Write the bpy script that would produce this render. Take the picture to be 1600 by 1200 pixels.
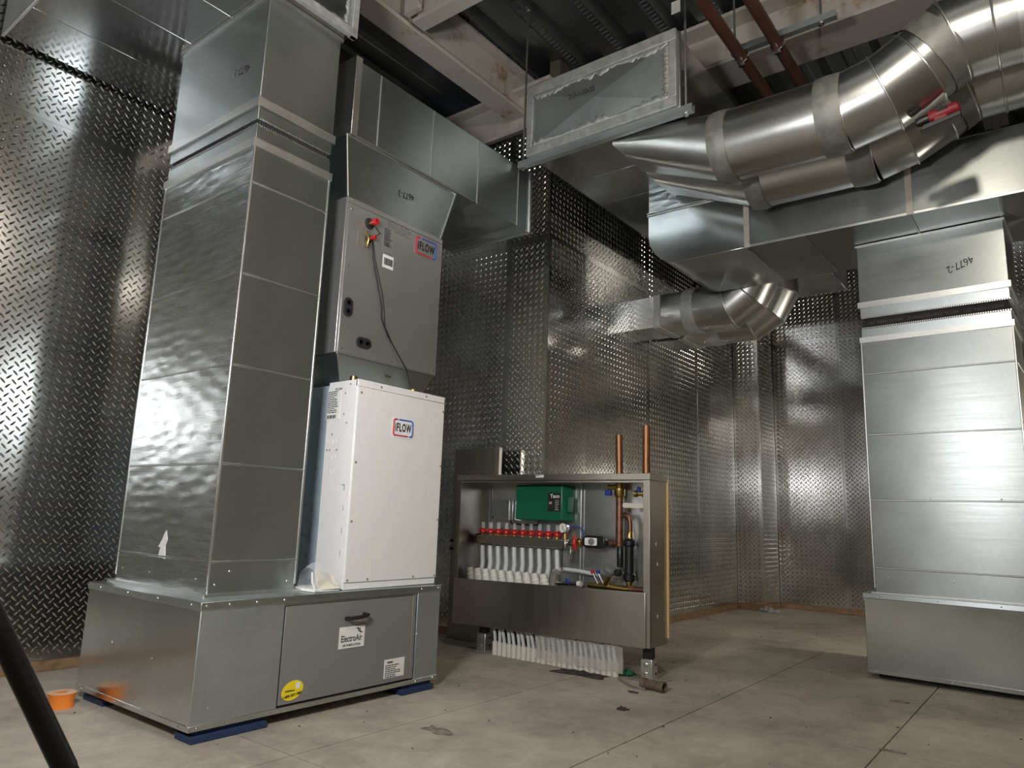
import bpy, math, random
import numpy as np
from mathutils import Vector, Matrix

random.seed(7); np.random.seed(7)
sc = bpy.context.scene
for o in list(bpy.data.objects): bpy.data.objects.remove(o)
col = sc.collection
S = 0.80            # metres per layout unit (camera height = 1 unit)
PI = math.pi

# ------------------------------------------------------------------ camera
rt = Vector((0.60943382, -0.79210709, 0.03401146))
up = Vector((-0.16514378, -0.08486751, 0.98261134))
fw = Vector((0.77544694, 0.60445336, 0.18253269))
cd = bpy.data.cameras.new('camera'); cam = bpy.data.objects.new('camera', cd); col.objects.link(cam)
M = Matrix((rt, up, -fw)).transposed().to_4x4(); M.translation = Vector((0, 0, S)); cam.matrix_world = M
cd.sensor_width = 36; cd.sensor_fit = 'HORIZONTAL'; cd.lens = 25.2563; cd.clip_start = .02; cd.clip_end = 60
sc.camera = cam

# ------------------------------------------------------------------ world, lamps, exposure
w = bpy.data.worlds.new('world'); sc.world = w; w.use_nodes = True
w.node_tree.nodes['Background'].inputs[0].default_value = (.55, .6, .7, 1)
w.node_tree.nodes['Background'].inputs[1].default_value = .02
LAMP_LEFT = dict(pos=(.10, 1.34, 2.02), aim=(2.2, 3.5, 2.12), color=(.985, .985, 1.0), power=200)
LAMP_REAR = dict(pos=(6.95, -.55, 1.55), aim=(6.7, 3.2, .9), color=(1.0, .91, .77), power=110)
LAMP_HIGH = dict(pos=(1.95, .36, 3.85), color=(1.0, .91, .77), power=420)
sc.view_settings.view_transform = 'Standard'; sc.view_settings.look = 'None'
sc.view_settings.gamma = 1; sc.view_settings.use_curve_mapping = False
sc.view_settings.exposure = 0.2
cy = sc.cycles; cy.max_bounces = 5; cy.glossy_bounces = 4; cy.diffuse_bounces = 3; cy.transparent_max_bounces = 6; cy.sample_clamp_indirect = 8; cy.adaptive_threshold = .04; cy.adaptive_min_samples = 16

# ------------------------------------------------------------------ materials
MATS = {}
def new_mat(name):
    m = bpy.data.materials.new(name); m.use_nodes = True
    MATS[name] = m
    return m, m.node_tree, m.node_tree.nodes['Principled BSDF']
def N(nt, t, **k):
    n = nt.nodes.new(t)
    for a, b in k.items():
        if a in n.inputs: n.inputs[a].default_value = b
        else: setattr(n, a, b)
    return n
def coords(nt, scale=(1, 1, 1), kind='Object'):
    tc = N(nt, 'ShaderNodeTexCoord'); mp = N(nt, 'ShaderNodeMapping'); mp.inputs['Scale'].default_value = scale
    nt.links.new(tc.outputs[kind], mp.inputs['Vector']); return mp.outputs['Vector']
def ramp(nt, fac, stops):
    r = N(nt, 'ShaderNodeValToRGB'); el = r.color_ramp.elements
    while len(el) < len(stops): el.new(.5)
    for e, (p, c) in zip(el, stops): e.position = p; e.color = (*c, 1) if len(c) == 3 else c
    nt.links.new(fac, r.inputs['Fac']); return r.outputs['Color']
def maprange(nt, v, a, b, c, d):
    m = N(nt, 'ShaderNodeMapRange'); nt.links.new(v, m.inputs[0])
    for i, x in zip((1, 2, 3, 4), (a, b, c, d)): m.inputs[i].default_value = x
    return m.outputs[0]
def bump(nt, b, h, strength, dist, prev=None):
    n = N(nt, 'ShaderNodeBump'); n.inputs['Strength'].default_value = strength; n.inputs['Distance'].default_value = dist
    nt.links.new(h, n.inputs['Height'])
    if prev is not None: nt.links.new(prev, n.inputs['Normal'])
    if b is not None: nt.links.new(n.outputs[0], b.inputs['Normal'])
    return n.outputs[0]
def plain(name, c, rough=.5, metal=0, spec=.5, noise=.08, nscale=9, coat=0):
    m, nt, b = new_mat(name)
    b.inputs['Roughness'].default_value = rough; b.inputs['Metallic'].default_value = metal
    b.inputs['Specular IOR Level'].default_value = spec; b.inputs['Coat Weight'].default_value = coat
    v = coords(nt); n = N(nt, 'ShaderNodeTexNoise', Scale=nscale, Detail=4.); nt.links.new(v, n.inputs['Vector'])
    lo = tuple(max(0, x * (1 - noise)) for x in c); hi = tuple(min(1, x * (1 + noise)) for x in c)
    nt.links.new(ramp(nt, n.outputs[0], [(.3, lo), (.7, hi)]), b.inputs['Base Color'])
    nt.links.new(maprange(nt, n.outputs[0], .3, .7, rough * .85, min(1, rough * 1.15)), b.inputs['Roughness'])
    return m
def galvanised(name, c, rough, streak=(1, 1, 30), dimple=0., wave=.35, spangle=.10, aniso=0.):
    m, nt, b = new_mat(name); b.inputs['Metallic'].default_value = 1
    if aniso:
        tg = N(nt, 'ShaderNodeTangent', direction_type='RADIAL', axis='Z'); nt.links.new(tg.outputs[0], b.inputs['Tangent'])
        b.inputs['Anisotropic'].default_value = aniso; b.inputs['Anisotropic Rotation'].default_value = .25
    v = coords(nt)
    vo = N(nt, 'ShaderNodeTexVoronoi', Scale=85.); nt.links.new(v, vo.inputs['Vector'])
    no = N(nt, 'ShaderNodeTexNoise', Scale=2.2, Detail=3.); nt.links.new(v, no.inputs['Vector'])
    vs = coords(nt, streak); st = N(nt, 'ShaderNodeTexNoise', Scale=3., Detail=3.); nt.links.new(vs, st.inputs['Vector'])
    sep = N(nt, 'ShaderNodeSeparateColor'); nt.links.new(vo.outputs['Color'], sep.inputs[0])
    a1 = N(nt, 'ShaderNodeMath', operation='MULTIPLY'); nt.links.new(sep.outputs[0], a1.inputs[0]); a1.inputs[1].default_value = spangle
    a2 = N(nt, 'ShaderNodeMath', operation='ADD'); nt.links.new(a1.outputs[0], a2.inputs[0]); nt.links.new(no.outputs[0], a2.inputs[1])
    lo = tuple(x * .86 for x in c); hi = tuple(min(1, x * 1.10) for x in c)
    nt.links.new(ramp(nt, a2.outputs[0], [(.35, lo), (.75, hi)]), b.inputs['Base Color'])
    a3 = N(nt, 'ShaderNodeMath', operation='ADD'); nt.links.new(st.outputs[0], a3.inputs[0]); nt.links.new(no.outputs[0], a3.inputs[1])
    nt.links.new(maprange(nt, a3.outputs[0], .7, 1.3, rough * .92, rough * 1.10), b.inputs['Roughness'])
    wv = N(nt, 'ShaderNodeTexNoise', Scale=1.6, Detail=1.); nt.links.new(v, wv.inputs['Vector'])
    p = bump(nt, None if dimple else b, wv.outputs[0], wave, .03)
    if dimple:
        vd = N(nt, 'ShaderNodeTexVoronoi', Scale=1., feature='SMOOTH_F1'); vd.inputs['Smoothness'].default_value = .6
        vv = coords(nt, (1, 9, 24)); nt.links.new(vv, vd.inputs['Vector'])
        bump(nt, b, vd.outputs['Distance'], dimple, .012, p)
    return m
galvanised('galvanised', (.57, .625, .63), .33, aniso=.65, wave=.16)
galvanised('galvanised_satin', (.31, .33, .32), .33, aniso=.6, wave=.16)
galvanised('galvanised_matte', (.55, .60, .61), .50, wave=.2)
galvanised('galvanised_dimpled', (.60, .64, .645), .27, dimple=.22)
galvanised('galvanised_smooth', (.58, .60, .60), .19, wave=.14)
galvanised('galvanised_mirror', (.62, .64, .65), .12, wave=.12)
galvanised('galvanised_bright', (.72, .73, .72), .34, wave=.15)
galvanised('galvanised_round', (.56, .57, .56), .30, streak=(1, 1, 1), wave=.15)
galvanised('galvanised_dull', (.46, .47, .46), .42, wave=.3)
galvanised('stainless', (.54, .50, .44), .36, streak=(1, 14, 1), wave=.15, spangle=.02)
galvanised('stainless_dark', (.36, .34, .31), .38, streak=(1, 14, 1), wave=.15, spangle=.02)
galvanised('tread_aluminium', (.74, .74, .73), .14, streak=(1, 1, 1), wave=.16, spangle=.03)
galvanised('deck_steel', (.30, .33, .34), .42, streak=(30, 1, 1), wave=.2)
galvanised('grey_enamel_metal', (.48, .475, .47), .32, wave=.25, spangle=.0)
MATS['grey_enamel_metal'].node_tree.nodes['Principled BSDF'].inputs['Metallic'].default_value = .75
plain('white_enamel', (.80, .79, .77), .28, noise=.005, coat=.2)
plain('blue_grey_paint', (.33, .40, .45), .30, noise=.05)
plain('filter_door_grey', (.195, .193, .185), .42, noise=.03)
plain('black_plastic', (.012, .012, .013), .38)
plain('black_rubber', (.016, .016, .018), .75)
plain('neoprene', (.022, .021, .021), .8)
plain('neoprene_print', (.075, .072, .07), .8)
plain('ink', (.015, .015, .017), .6)
plain('print_grey', (.16, .16, .165), .7)
plain('paper', (.78, .77, .73), .7, noise=.03)
plain('paper_cream', (.74, .70, .58), .7, noise=.03)
plain('yellow_sticker', (.86, .66, .02), .45, noise=.02)
plain('logo_red', (.62, .03, .05), .4); plain('logo_blue', (.04, .10, .42), .4)
plain('logo_back', (.82, .82, .84), .4, noise=.02)
plain('blue_block', (.012, .03, .085), .65)
plain('orange_tape', (.80, .22, .025), .45)
plain('orange_tape_core', (.70, .42, .26), .8)
plain('copper', (.34, .165, .085), .48, metal=1, noise=.22, nscale=14)
plain('copper_aged', (.24, .12, .075), .45, metal=.8, noise=.35, nscale=18)
plain('brass', (.52, .38, .13), .32, metal=1, noise=.2)
plain('chrome', (.75, .75, .75), .14, metal=1)
plain('rust_pipe', (.13, .09, .06), .7, noise=.4, nscale=25)
plain('sprinkler_pipe', (.085, .034, .022), .45, noise=.2)
plain('red_plastic', (.52, .016, .02), .32)
plain('red_tool', (.24, .009, .016), .5)
plain('blue_plastic', (.02, .06, .32), .35)
plain('green_case', (.008, .12, .062), .36, noise=.05)
plain('green_rag', (.01, .12, .05), .8, noise=.4)
plain('white_plastic', (.80, .78, .70), .4, noise=.03)
plain('sleeve_plastic', (.66, .62, .55), .5, noise=.08)
plain('grey_plastic', (.20, .21, .22), .4)
plain('pex', (.62, .64, .63), .35, noise=.04)
plain('mastic', (.40, .41, .40), .55, metal=.5, noise=.18, nscale=30)
plain('mastic_grey', (.27, .27, .255), .55, metal=.6, noise=.18, nscale=25)
plain('wood', (.27, .165, .085), .65, noise=.3, nscale=20)
plain('plywood_edge', (.58, .42, .20), .6, noise=.1)
plain('backing_board', (.10, .085, .07), .9)
plain('drywall', (.72, .69, .63), .85, noise=.06, nscale=3)
plain('debris', (.045, .042, .04), .85, noise=.5, nscale=30)
plain('cardboard', (.22, .19, .16), .8, noise=.4, nscale=20)
plain('steel_plate', (.42, .39, .34), .5, metal=.6, noise=.2)
plain('tape_pale', (.56, .50, .46), .6)
def beam_mat():
    m, nt, b = new_mat('beam_primer'); v = coords(nt)
    n = N(nt, 'ShaderNodeTexNoise', Scale=2.2, Detail=7., Roughness=.7); nt.links.new(v, n.inputs['Vector'])
    n2 = N(nt, 'ShaderNodeTexNoise', Scale=30., Detail=4.); nt.links.new(v, n2.inputs['Vector'])
    a = N(nt, 'ShaderNodeMath', operation='MULTIPLY_ADD'); nt.links.new(n2.outputs[0], a.inputs[0]); a.inputs[1].default_value = .25; nt.links.new(n.outputs[0], a.inputs[2])
    nt.links.new(ramp(nt, a.outputs[0], [(.68, (.44, .405, .37)), (.76, (.36, .28, .21)), (.83, (.22, .10, .04))]), b.inputs['Base Color'])
    b.inputs['Roughness'].default_value = .6
beam_mat()
def concrete_mat():
    m, nt, b = new_mat('concrete'); v = coords(nt, kind='Object')
    geo = N(nt, 'ShaderNodeNewGeometry'); mp = N(nt, 'ShaderNodeMapping'); nt.links.new(geo.outputs['Position'], mp.inputs['Vector'])
    P = mp.outputs['Vector']
    n1 = N(nt, 'ShaderNodeTexNoise', Scale=1.5, Detail=8., Roughness=.62); nt.links.new(P, n1.inputs['Vector'])
    n2 = N(nt, 'ShaderNodeTexNoise', Scale=9., Detail=8., Roughness=.7, Distortion=.6); nt.links.new(P, n2.inputs['Vector'])
    n3 = N(nt, 'ShaderNodeTexNoise', Scale=120., Detail=3.); nt.links.new(P, n3.inputs['Vector'])
    a = N(nt, 'ShaderNodeMath', operation='MULTIPLY_ADD'); nt.links.new(n2.outputs[0], a.inputs[0]); a.inputs[1].default_value = .55; nt.links.new(n1.outputs[0], a.inputs[2])
    a2 = N(nt, 'ShaderNodeMath', operation='MULTIPLY_ADD'); nt.links.new(n3.outputs[0], a2.inputs[0]); a2.inputs[1].default_value = .12; nt.links.new(a.outputs[0], a2.inputs[2])
    nt.links.new(ramp(nt, a2.outputs[0], [(.55, (.235, .205, .16)), (.80, (.385, .34, .272)), (1.0, (.51, .455, .37))]), b.inputs['Base Color'])
    b.inputs['Roughness'].default_value = .72
    bump(nt, b, a2.outputs[0], .12, .01)
concrete_mat()
plain('joint_dark', (.055, .05, .042), .95)
def film_mat(name, c, alpha, rough):
    m, nt, b = new_mat(name); b.inputs['Base Color'].default_value = (*c, 1); b.inputs['Roughness'].default_value = rough
    v = coords(nt); n = N(nt, 'ShaderNodeTexNoise', Scale=14., Detail=3.); nt.links.new(v, n.inputs['Vector'])
    nt.links.new(maprange(nt, n.outputs[0], .3, .7, alpha * .7, min(1, alpha * 1.3)), b.inputs['Alpha'])
film_mat('plastic_film', (.62, .60, .55), .42, .2)
film_mat('bag_film', (.70, .70, .74), .22, .15)
film_mat('clear_tube', (.75, .78, .78), .38, .08)
def emit_mat(name, c, power):
    m, nt, b = new_mat(name); b.inputs['Base Color'].default_value = (.9, .9, .9, 1)
    b.inputs['Emission Color'].default_value = (*c, 1); b.inputs['Emission Strength'].default_value = power
emit_mat('led_left', LAMP_LEFT['color'], LAMP_LEFT['power']); emit_mat('led_rear', LAMP_REAR['color'], LAMP_REAR['power']); emit_mat('bulb_glow', LAMP_HIGH['color'], LAMP_HIGH['power'])

# ------------------------------------------------------------------ mesh helpers (layout units; scaled by S on build)
ORG = {}
class MB:
    def __init__(s, T=None): s.v = []; s.f = []; s.T = T
    def add(s, vs, fs):
        b = len(s.v)
        for p in vs: s.v.append(s.T(p) if s.T else tuple(p))
        for q in fs: s.f.append(tuple(i + b for i in q))
        return s
    def box(s, x0, x1, y0, y1, z0, z1):
        vs = [(x, y, z) for z in (z0, z1) for y in (y0, y1) for x in (x0, x1)]
        return s.add(vs, [(0, 2, 3, 1), (4, 5, 7, 6), (0, 1, 5, 4), (2, 6, 7, 3), (0, 4, 6, 2), (1, 3, 7, 5)])
    def shell(s, x0, x1, y0, y1, z0, z1):          # four-sided duct sleeve, open top and bottom
        vs = [(x0, y0, z0), (x1, y0, z0), (x1, y1, z0), (x0, y1, z0), (x0, y0, z1), (x1, y0, z1), (x1, y1, z1), (x0, y1, z1)]
        return s.add(vs, [(0, 1, 5, 4), (1, 2, 6, 5), (2, 3, 7, 6), (3, 0, 4, 7)])
    def loft(s, a, b, cap=True):                   # two loops of equal length
        n = len(a)
        fs = [(i, (i + 1) % n, n + (i + 1) % n, n + i) for i in range(n)]
        if cap: fs += [tuple(range(n))[::-1], tuple(range(n, 2 * n))]
        return s.add(list(a) + list(b), fs)
    def prism_x(s, prof, x0, x1):                  # (y,z) polygon extruded along x
        return s.loft([(x0, y, z) for y, z in prof], [(x1, y, z) for y, z in prof])
    def prism_y(s, prof, y0, y1):
        return s.loft([(x, y0, z) for x, z in prof], [(x, y1, z) for x, z in prof])
    def prism_z(s, prof, z0, z1):
        return s.loft([(x, y, z0) for x, y in prof], [(x, y, z1) for x, y in prof])
    def tube(s, path, r, n=12, cap=True):
        P = [Vector(p) for p in path]; rs = r if isinstance(r, (list, tuple)) else [r] * len(P)
        rings = []; d0 = (P[1] - P[0]).normalized()
        u = d0.orthogonal().normalized()
        for i, p in enumerate(P):
            a = (P[i] - P[i - 1]).normalized() if i else (P[1] - P[0]).normalized()
            b = (P[i + 1] - P[i]).normalized() if i < len(P) - 1 else a
            t = (a + b).normalized(); k = 1 / max(.35, t.dot(a))
            u = (u - t * u.dot(t)).normalized(); v = t.cross(u)
            # stretch along mitre direction
            m = (b - a); ml = m.length
            ring = []
            for j in range(n):
                an = 2 * PI * j / n; q = u * math.cos(an) + v * math.sin(an)
                if ml > 1e-5:
                    mm = (m - t * m.dot(t)).normalized(); q = q + mm * q.dot(mm) * (k - 1)
                ring.append(tuple(p + q * rs[i]))
            rings.append(ring)
        vs = [q for rg in rings for q in rg]; fs = []
        for i in range(len(P) - 1):
            for j in range(n):
                fs.append((i * n + j, i * n + (j + 1) % n, (i + 1) * n + (j + 1) % n, (i + 1) * n + j))
        if cap: fs += [tuple(range(n))[::-1], tuple(range((len(P) - 1) * n, len(P) * n))]
        return s.add(vs, fs)
    def lathe(s, base, axis, prof, n=20):          # prof: (radius, distance along axis)
        A = Vector(axis).normalized(); u = A.orthogonal().normalized(); v = A.cross(u); B = Vector(base)
        vs = []; fs = []
        for r, h in prof:
            for j in range(n):
                a = 2 * PI * j / n; vs.append(tuple(B + A * h + (u * math.cos(a) + v * math.sin(a)) * max(r, 1e-4)))
        for i in range(len(prof) - 1):
            for j in range(n): fs.append((i * n + j, i * n + (j + 1) % n, (i + 1) * n + (j + 1) % n, (i + 1) * n + j))
        fs += [tuple(range(n))[::-1], tuple(range((len(prof) - 1) * n, len(prof) * n))]
        return s.add(vs, fs)
    def grid(s, fn, nu, nv):
        vs = [fn(i / nu, j / nv) for j in range(nv + 1) for i in range(nu + 1)]
        fs = [(j * (nu + 1) + i, j * (nu + 1) + i + 1, (j + 1) * (nu + 1) + i + 1, (j + 1) * (nu + 1) + i) for j in range(nv) for i in range(nu)]
        return s.add(vs, fs)
    def build(s, name, mat, parent=None, label=None, bev=0, smooth=35, solid=0):
        V = np.array(s.v, float); lo = V.min(0); hi = V.max(0)
        org = np.array([(lo[0] + hi[0]) / 2, (lo[1] + hi[1]) / 2, lo[2]])
        me = bpy.data.meshes.new(name)
        me.from_pydata([tuple(p) for p in (V - org) * S], [], s.f); me.validate(); me.update()
        me.materials.append(MATS[mat])
        o = bpy.data.objects.new(name, me); col.objects.link(o); ORG[o.name] = org
        if parent is not None:
            o.parent = parent; o.location = Vector((org - ORG[parent.name]) * S)
        else: o.location = Vector(org * S)
        if smooth:
            me.shade_smooth(); me.set_sharp_from_angle(angle=math.radians(smooth))
        if solid:
            md = o.modifiers.new('thickness', 'SOLIDIFY'); md.thickness = solid * S; md.offset = -1
        if bev:
            md = o.modifiers.new('bevel', 'BEVEL'); md.width = bev * S; md.segments = 2; md.limit_method = 'ANGLE'; md.angle_limit = math.radians(40)
        if label: o['label'] = label
        return o
def thing(name, label, cat, org, group=None):
    o = bpy.data.objects.new(name, None); col.objects.link(o); o.empty_display_size = .05
    ORG[o.name] = np.array(org, float); o.location = Vector(ORG[o.name] * S)
    return tag(o, label, cat, group)
def tag(o, label, cat, group=None):
    o['label'] = label; o['category'] = cat
    if group: o['group'] = group
    return o
def struct(o, label=None):
    o['kind'] = 'structure'
    if label: o['label'] = label
    return o
def rotframe(a, ox, oy):
    c, s_ = math.cos(a), math.sin(a)
    return lambda p: (ox + c * p[0] - s_ * p[1], oy + s_ * p[0] + c * p[1], p[2])
ORD = ['first', 'second', 'third', 'fourth', 'fifth', 'sixth', 'seventh', 'eighth', 'ninth', 'tenth', 'eleventh', 'twelfth', 'thirteenth', 'fourteenth',
       'fifteenth', 'sixteenth', 'seventeenth', 'eighteenth', 'nineteenth', 'twentieth', 'twenty-first', 'twenty-second', 'twenty-third', 'twenty-fourth', 'twenty-fifth']
def text(s, size, mat, parent, pos, u, v, name='lettering', bold=0, sx=1, align='CENTER', label=None):
    cu = bpy.data.curves.new('t', 'FONT'); cu.body = s; cu.size = size; cu.align_x = align; cu.align_y = 'CENTER'; cu.offset = bold; cu.resolution_u = 3; cu.space_character = 1.18 if s == 'iFLOW' else 1
    t = bpy.data.objects.new('t', cu); col.objects.link(t); bpy.context.view_layer.update()
    me = bpy.data.meshes.new_from_object(t.evaluated_get(bpy.context.evaluated_depsgraph_get()))
    U = Vector(u).normalized(); W = Vector(v).normalized(); P = Vector(pos)
    mb = MB(); mb.add([tuple(P + U * q.co.x * sx + W * q.co.y) for q in me.vertices], [tuple(p.vertices) for p in me.polygons])
    bpy.data.objects.remove(t); bpy.data.curves.remove(cu); bpy.data.meshes.remove(me)
    return mb.build(name, mat, parent, label, smooth=0)
def plate(P, u, v, w_, h_, t=.003, rnd=0, n=6):     # thin (rounded) plate centred at P, in plane u,v, thickness towards u x v
    U = Vector(u).normalized(); W = Vector(v).normalized(); Nn = U.cross(W); P = Vector(P)
    pts = []
    if rnd:
        for cx, cy, a0 in ((w_ / 2 - rnd, h_ / 2 - rnd, 0), (-w_ / 2 + rnd, h_ / 2 - rnd, 90), (-w_ / 2 + rnd, -h_ / 2 + rnd, 180), (w_ / 2 - rnd, -h_ / 2 + rnd, 270)):
            for i in range(n + 1):
                a = math.radians(a0 + 90 * i / n); pts.append((cx + rnd * math.cos(a), cy + rnd * math.sin(a)))
    else: pts = [(w_ / 2, h_ / 2), (-w_ / 2, h_ / 2), (-w_ / 2, -h_ / 2), (w_ / 2, -h_ / 2)]
    mb = MB(); mb.loft([tuple(P + U * a + W * b) for a, b in pts], [tuple(P + U * a + W * b + Nn * t) for a, b in pts]); return mb
def fine_print(parent, P, u, v, w_, h_, rows, mat='print_grey', name='fine_print', fill=.5):
    U = Vector(u).normalized(); W = Vector(v).normalized(); Nn = U.cross(W); P = Vector(P); mb = MB()
    for i in range(rows):
        y = h_ / 2 - h_ * (i + .5) / rows; ww = w_ * random.uniform(.6, 1.0)
        x = -w_ / 2
        while x < -w_ / 2 + ww:
            l = min(random.uniform(.08, .25) * w_, -w_ / 2 + ww - x); b = h_ / rows * fill / 2
            q = [P + U * x + W * (y - b) + Nn * .0006, P + U * (x + l) + W * (y - b) + Nn * .0006, P + U * (x + l) + W * (y + b) + Nn * .0006, P + U * x + W * (y + b) + Nn * .0006]
            mb.add([tuple(p) for p in q], [(0, 1, 2, 3)]); x += l + .03 * w_
    return mb.build(name, mat, parent, smooth=0)
def screws(parent, pts, axis, r=.0055, mat='chrome'):
    base = None
    for p in pts:
        if base is None:
            base = MB().lathe(p, axis, [(r, 0), (r * .9, .003), (r * .35, .0045)], 8).build('screw', mat, parent); b0 = p
        else:
            o = base.copy(); col.objects.link(o); o.parent = parent
            o.location = base.location + Vector((np.array(p) - np.array(b0)) * S)

# ------------------------------------------------------------------ floor
fl = struct(MB().box(-2.3, 9.9, -2.7, 5.2, -.10, -.012).build('floor', 'joint_dark'), 'sawn concrete floor in large square slabs')
px_, py_, gap = .935, .925, .0035
xs = [2.94 + px_ * k for k in range(-5, 9)]; ys = [.80 + py_ * k for k in range(-3, 6)]
slab = None
for i in range(len(xs) - 1):
    for j in range(len(ys) - 1):
        if slab is None:
            slab = MB().box(xs[0] + gap, xs[0] + px_ - gap, ys[0] + gap, ys[0] + py_ - gap, -.012, 0).build('concrete_slab', 'concrete', fl); o = slab
        else:
            o = slab.copy(); col.objects.link(o); o.parent = fl
            o.location = slab.location + Vector((px_ * i, py_ * j, 0)) * S

# ------------------------------------------------------------------ diamond tread plate walls
CU, CV, LL, LW, LH = .0585, .0550, .0240, .0062, .0048
SHEETS = {}
def tread_mesh(wd, ht):
    key = (round(wd, 3), round(ht, 3))
    if key in SHEETS: return SHEETS[key]
    t = .006
    base = np.array([(x, y, z) for z in (0, ht) for y in (-t, 0) for x in (0, wd)])
    faces = [(0, 2, 3, 1), (4, 5, 7, 6), (0, 1, 5, 4), (2, 6, 7, 3), (0, 4, 6, 2), (1, 3, 7, 5)]
    lug = np.array([(-LL, 0, 0), (-.4 * LL, -LW, 0), (.4 * LL, -LW, 0), (LL, 0, 0), (.4 * LL, LW, 0), (-.4 * LL, LW, 0), (-.5 * LL, 0, LH), (.5 * LL, 0, LH)])
    lf = [(0, 1, 6), (1, 2, 7, 6), (2, 3, 7), (3, 4, 7), (4, 5, 6, 7), (5, 0, 6)]
    V = [base]; n0 = 8; F = list(faces)
    for k, (ou, ov, ang) in enumerate(((.25, .25, .80), (.75, .75, -.80))):
        c, s_ = math.cos(ang), math.sin(ang)
        L = np.stack([lug[:, 0] * c - lug[:, 1] * s_, -t - lug[:, 2], lug[:, 0] * s_ + lug[:, 1] * c], 1)
        us = np.arange(ou * CU * 1.0, wd, CU); vs = np.arange(ov * CV, ht, CV)
        us = us[(us > .018) & (us < wd - .018)]; vs = vs[(vs > .018) & (vs < ht - .018)]
        for vv in vs:
            for uu in us:
                V.append(L + np.array([uu, 0, vv])); F += [tuple(i + n0 for i in q) for q in lf]; n0 += 8
    V = np.concatenate(V) * S
    me = bpy.data.meshes.new('tread_plate_sheet'); me.from_pydata(V.tolist(), [], F); me.update()
    me.materials.append(MATS['tread_aluminium']); me.shade_smooth(); me.set_sharp_from_angle(angle=math.radians(75))
    SHEETS[key] = me; return me
def clad(wall, face, a0, a1, fixed, cuts, rows, tilt=.0012):
    """face 'y': sheet front faces -Y and runs along +X ; face 'x': faces -X and runs along -Y from a1 to a0."""
    edges = [a0] + [c for c in sorted(cuts) if a0 < c < a1] + [a1]
    for i in range(len(edges) - 1):
        for z0, z1, off in rows:
            wd = edges[i + 1] - edges[i] - .0012; ht = z1 - z0 - .0012
            o = bpy.data.objects.new('tread_plate_sheet', tread_mesh(wd, ht)); col.objects.link(o); o.parent = wall
            p = np.array([edges[i] + .0006, fixed - off, z0]) if face == 'y' else np.array([fixed - off, edges[i + 1] - .0006, z0])
            o.location = Vector((p - ORG[wall.name]) * S)
            o.rotation_euler = (random.uniform(-tilt, tilt), 0, (0 if face == 'y' else -PI / 2) + random.uniform(-tilt, tilt))
SEAM = 3.39
R2 = [(.062, SEAM, .0), (SEAM, 4.62, .001)]
wl = struct(MB().box(-2.18, 4.80, 4.99, 5.10, 0, 5.2).build('wall_left', 'backing_board'), 'long diamond plate wall behind the left duct')
clad(wl, 'y', -.52, 4.76, 4.985, (.60, 2.60), R2)
wr1 = struct(MB().box(4.785, 4.90, 3.40, 4.99, 0, 4.5).build('wall_return', 'backing_board'), 'diamond plate wall beside the white heater')
clad(wr1, 'x', 3.366, 4.97, 4.78, (3.80,), [(.062, SEAM, 0), (SEAM, 4.46, .001)])
wr2 = struct(MB().box(4.90, 9.10, 3.385, 3.50, 0, 5.2).build('wall_rear_left', 'backing_board'), 'diamond plate wall receding behind the manifold cabinet')
clad(wr2, 'y', 4.772, 8.955, 3.378, (5.37, 6.60, 7.83), [(.062, SEAM, .012), (SEAM, 4.62, 0)])
wr3 = struct(MB().box(8.975, 9.56, 3.045, 3.385, 0, 5.2).build('wall_step', 'backing_board'), 'narrow stepped diamond plate pier at the far corner')
clad(wr3, 'x', 3.035, 3.36, 8.97, (), R2); clad(wr3, 'y', 8.966, 9.54, 3.038, (), R2)
wb = struct(MB().box(9.565, 9.70, -2.5, 3.05, 0, 5.2).build('wall_back', 'backing_board'), 'diamond plate back wall behind the right duct')
clad(wb, 'x', -2.48, 3.03, 9.56, (-1.7, -.4, .85, 2.22), R2)
struct(MB().box(-2.2, 9.7, -2.62, -2.5, 0, 5.2).build('wall_right', 'drywall'), 'plain wallboard on the right')
struct(MB().box(-2.3, -2.18, -2.6, 5.0, 0, 5.2).build('wall_behind', 'drywall'), 'plain wallboard wall behind the camera')
for nm, b in (('baseboard_left', (-2.18, 4.78, 4.96, 4.99)), ('baseboard_return', (4.755, 4.785, 3.40, 4.96)), ('baseboard_rear_left', (4.78, 8.955, 3.348, 3.385)),
              ('baseboard_step', (8.94, 8.975, 3.02, 3.348)), ('baseboard_step_side', (8.975, 9.53, 3.01, 3.045)), ('baseboard_back', (9.53, 9.565, -2.48, 3.045))):
    struct(MB().box(b[0], b[1], b[2], b[3], 0, .06).build(nm, 'wood', bev=.004), 'raw wood sill under the diamond plate')

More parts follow.
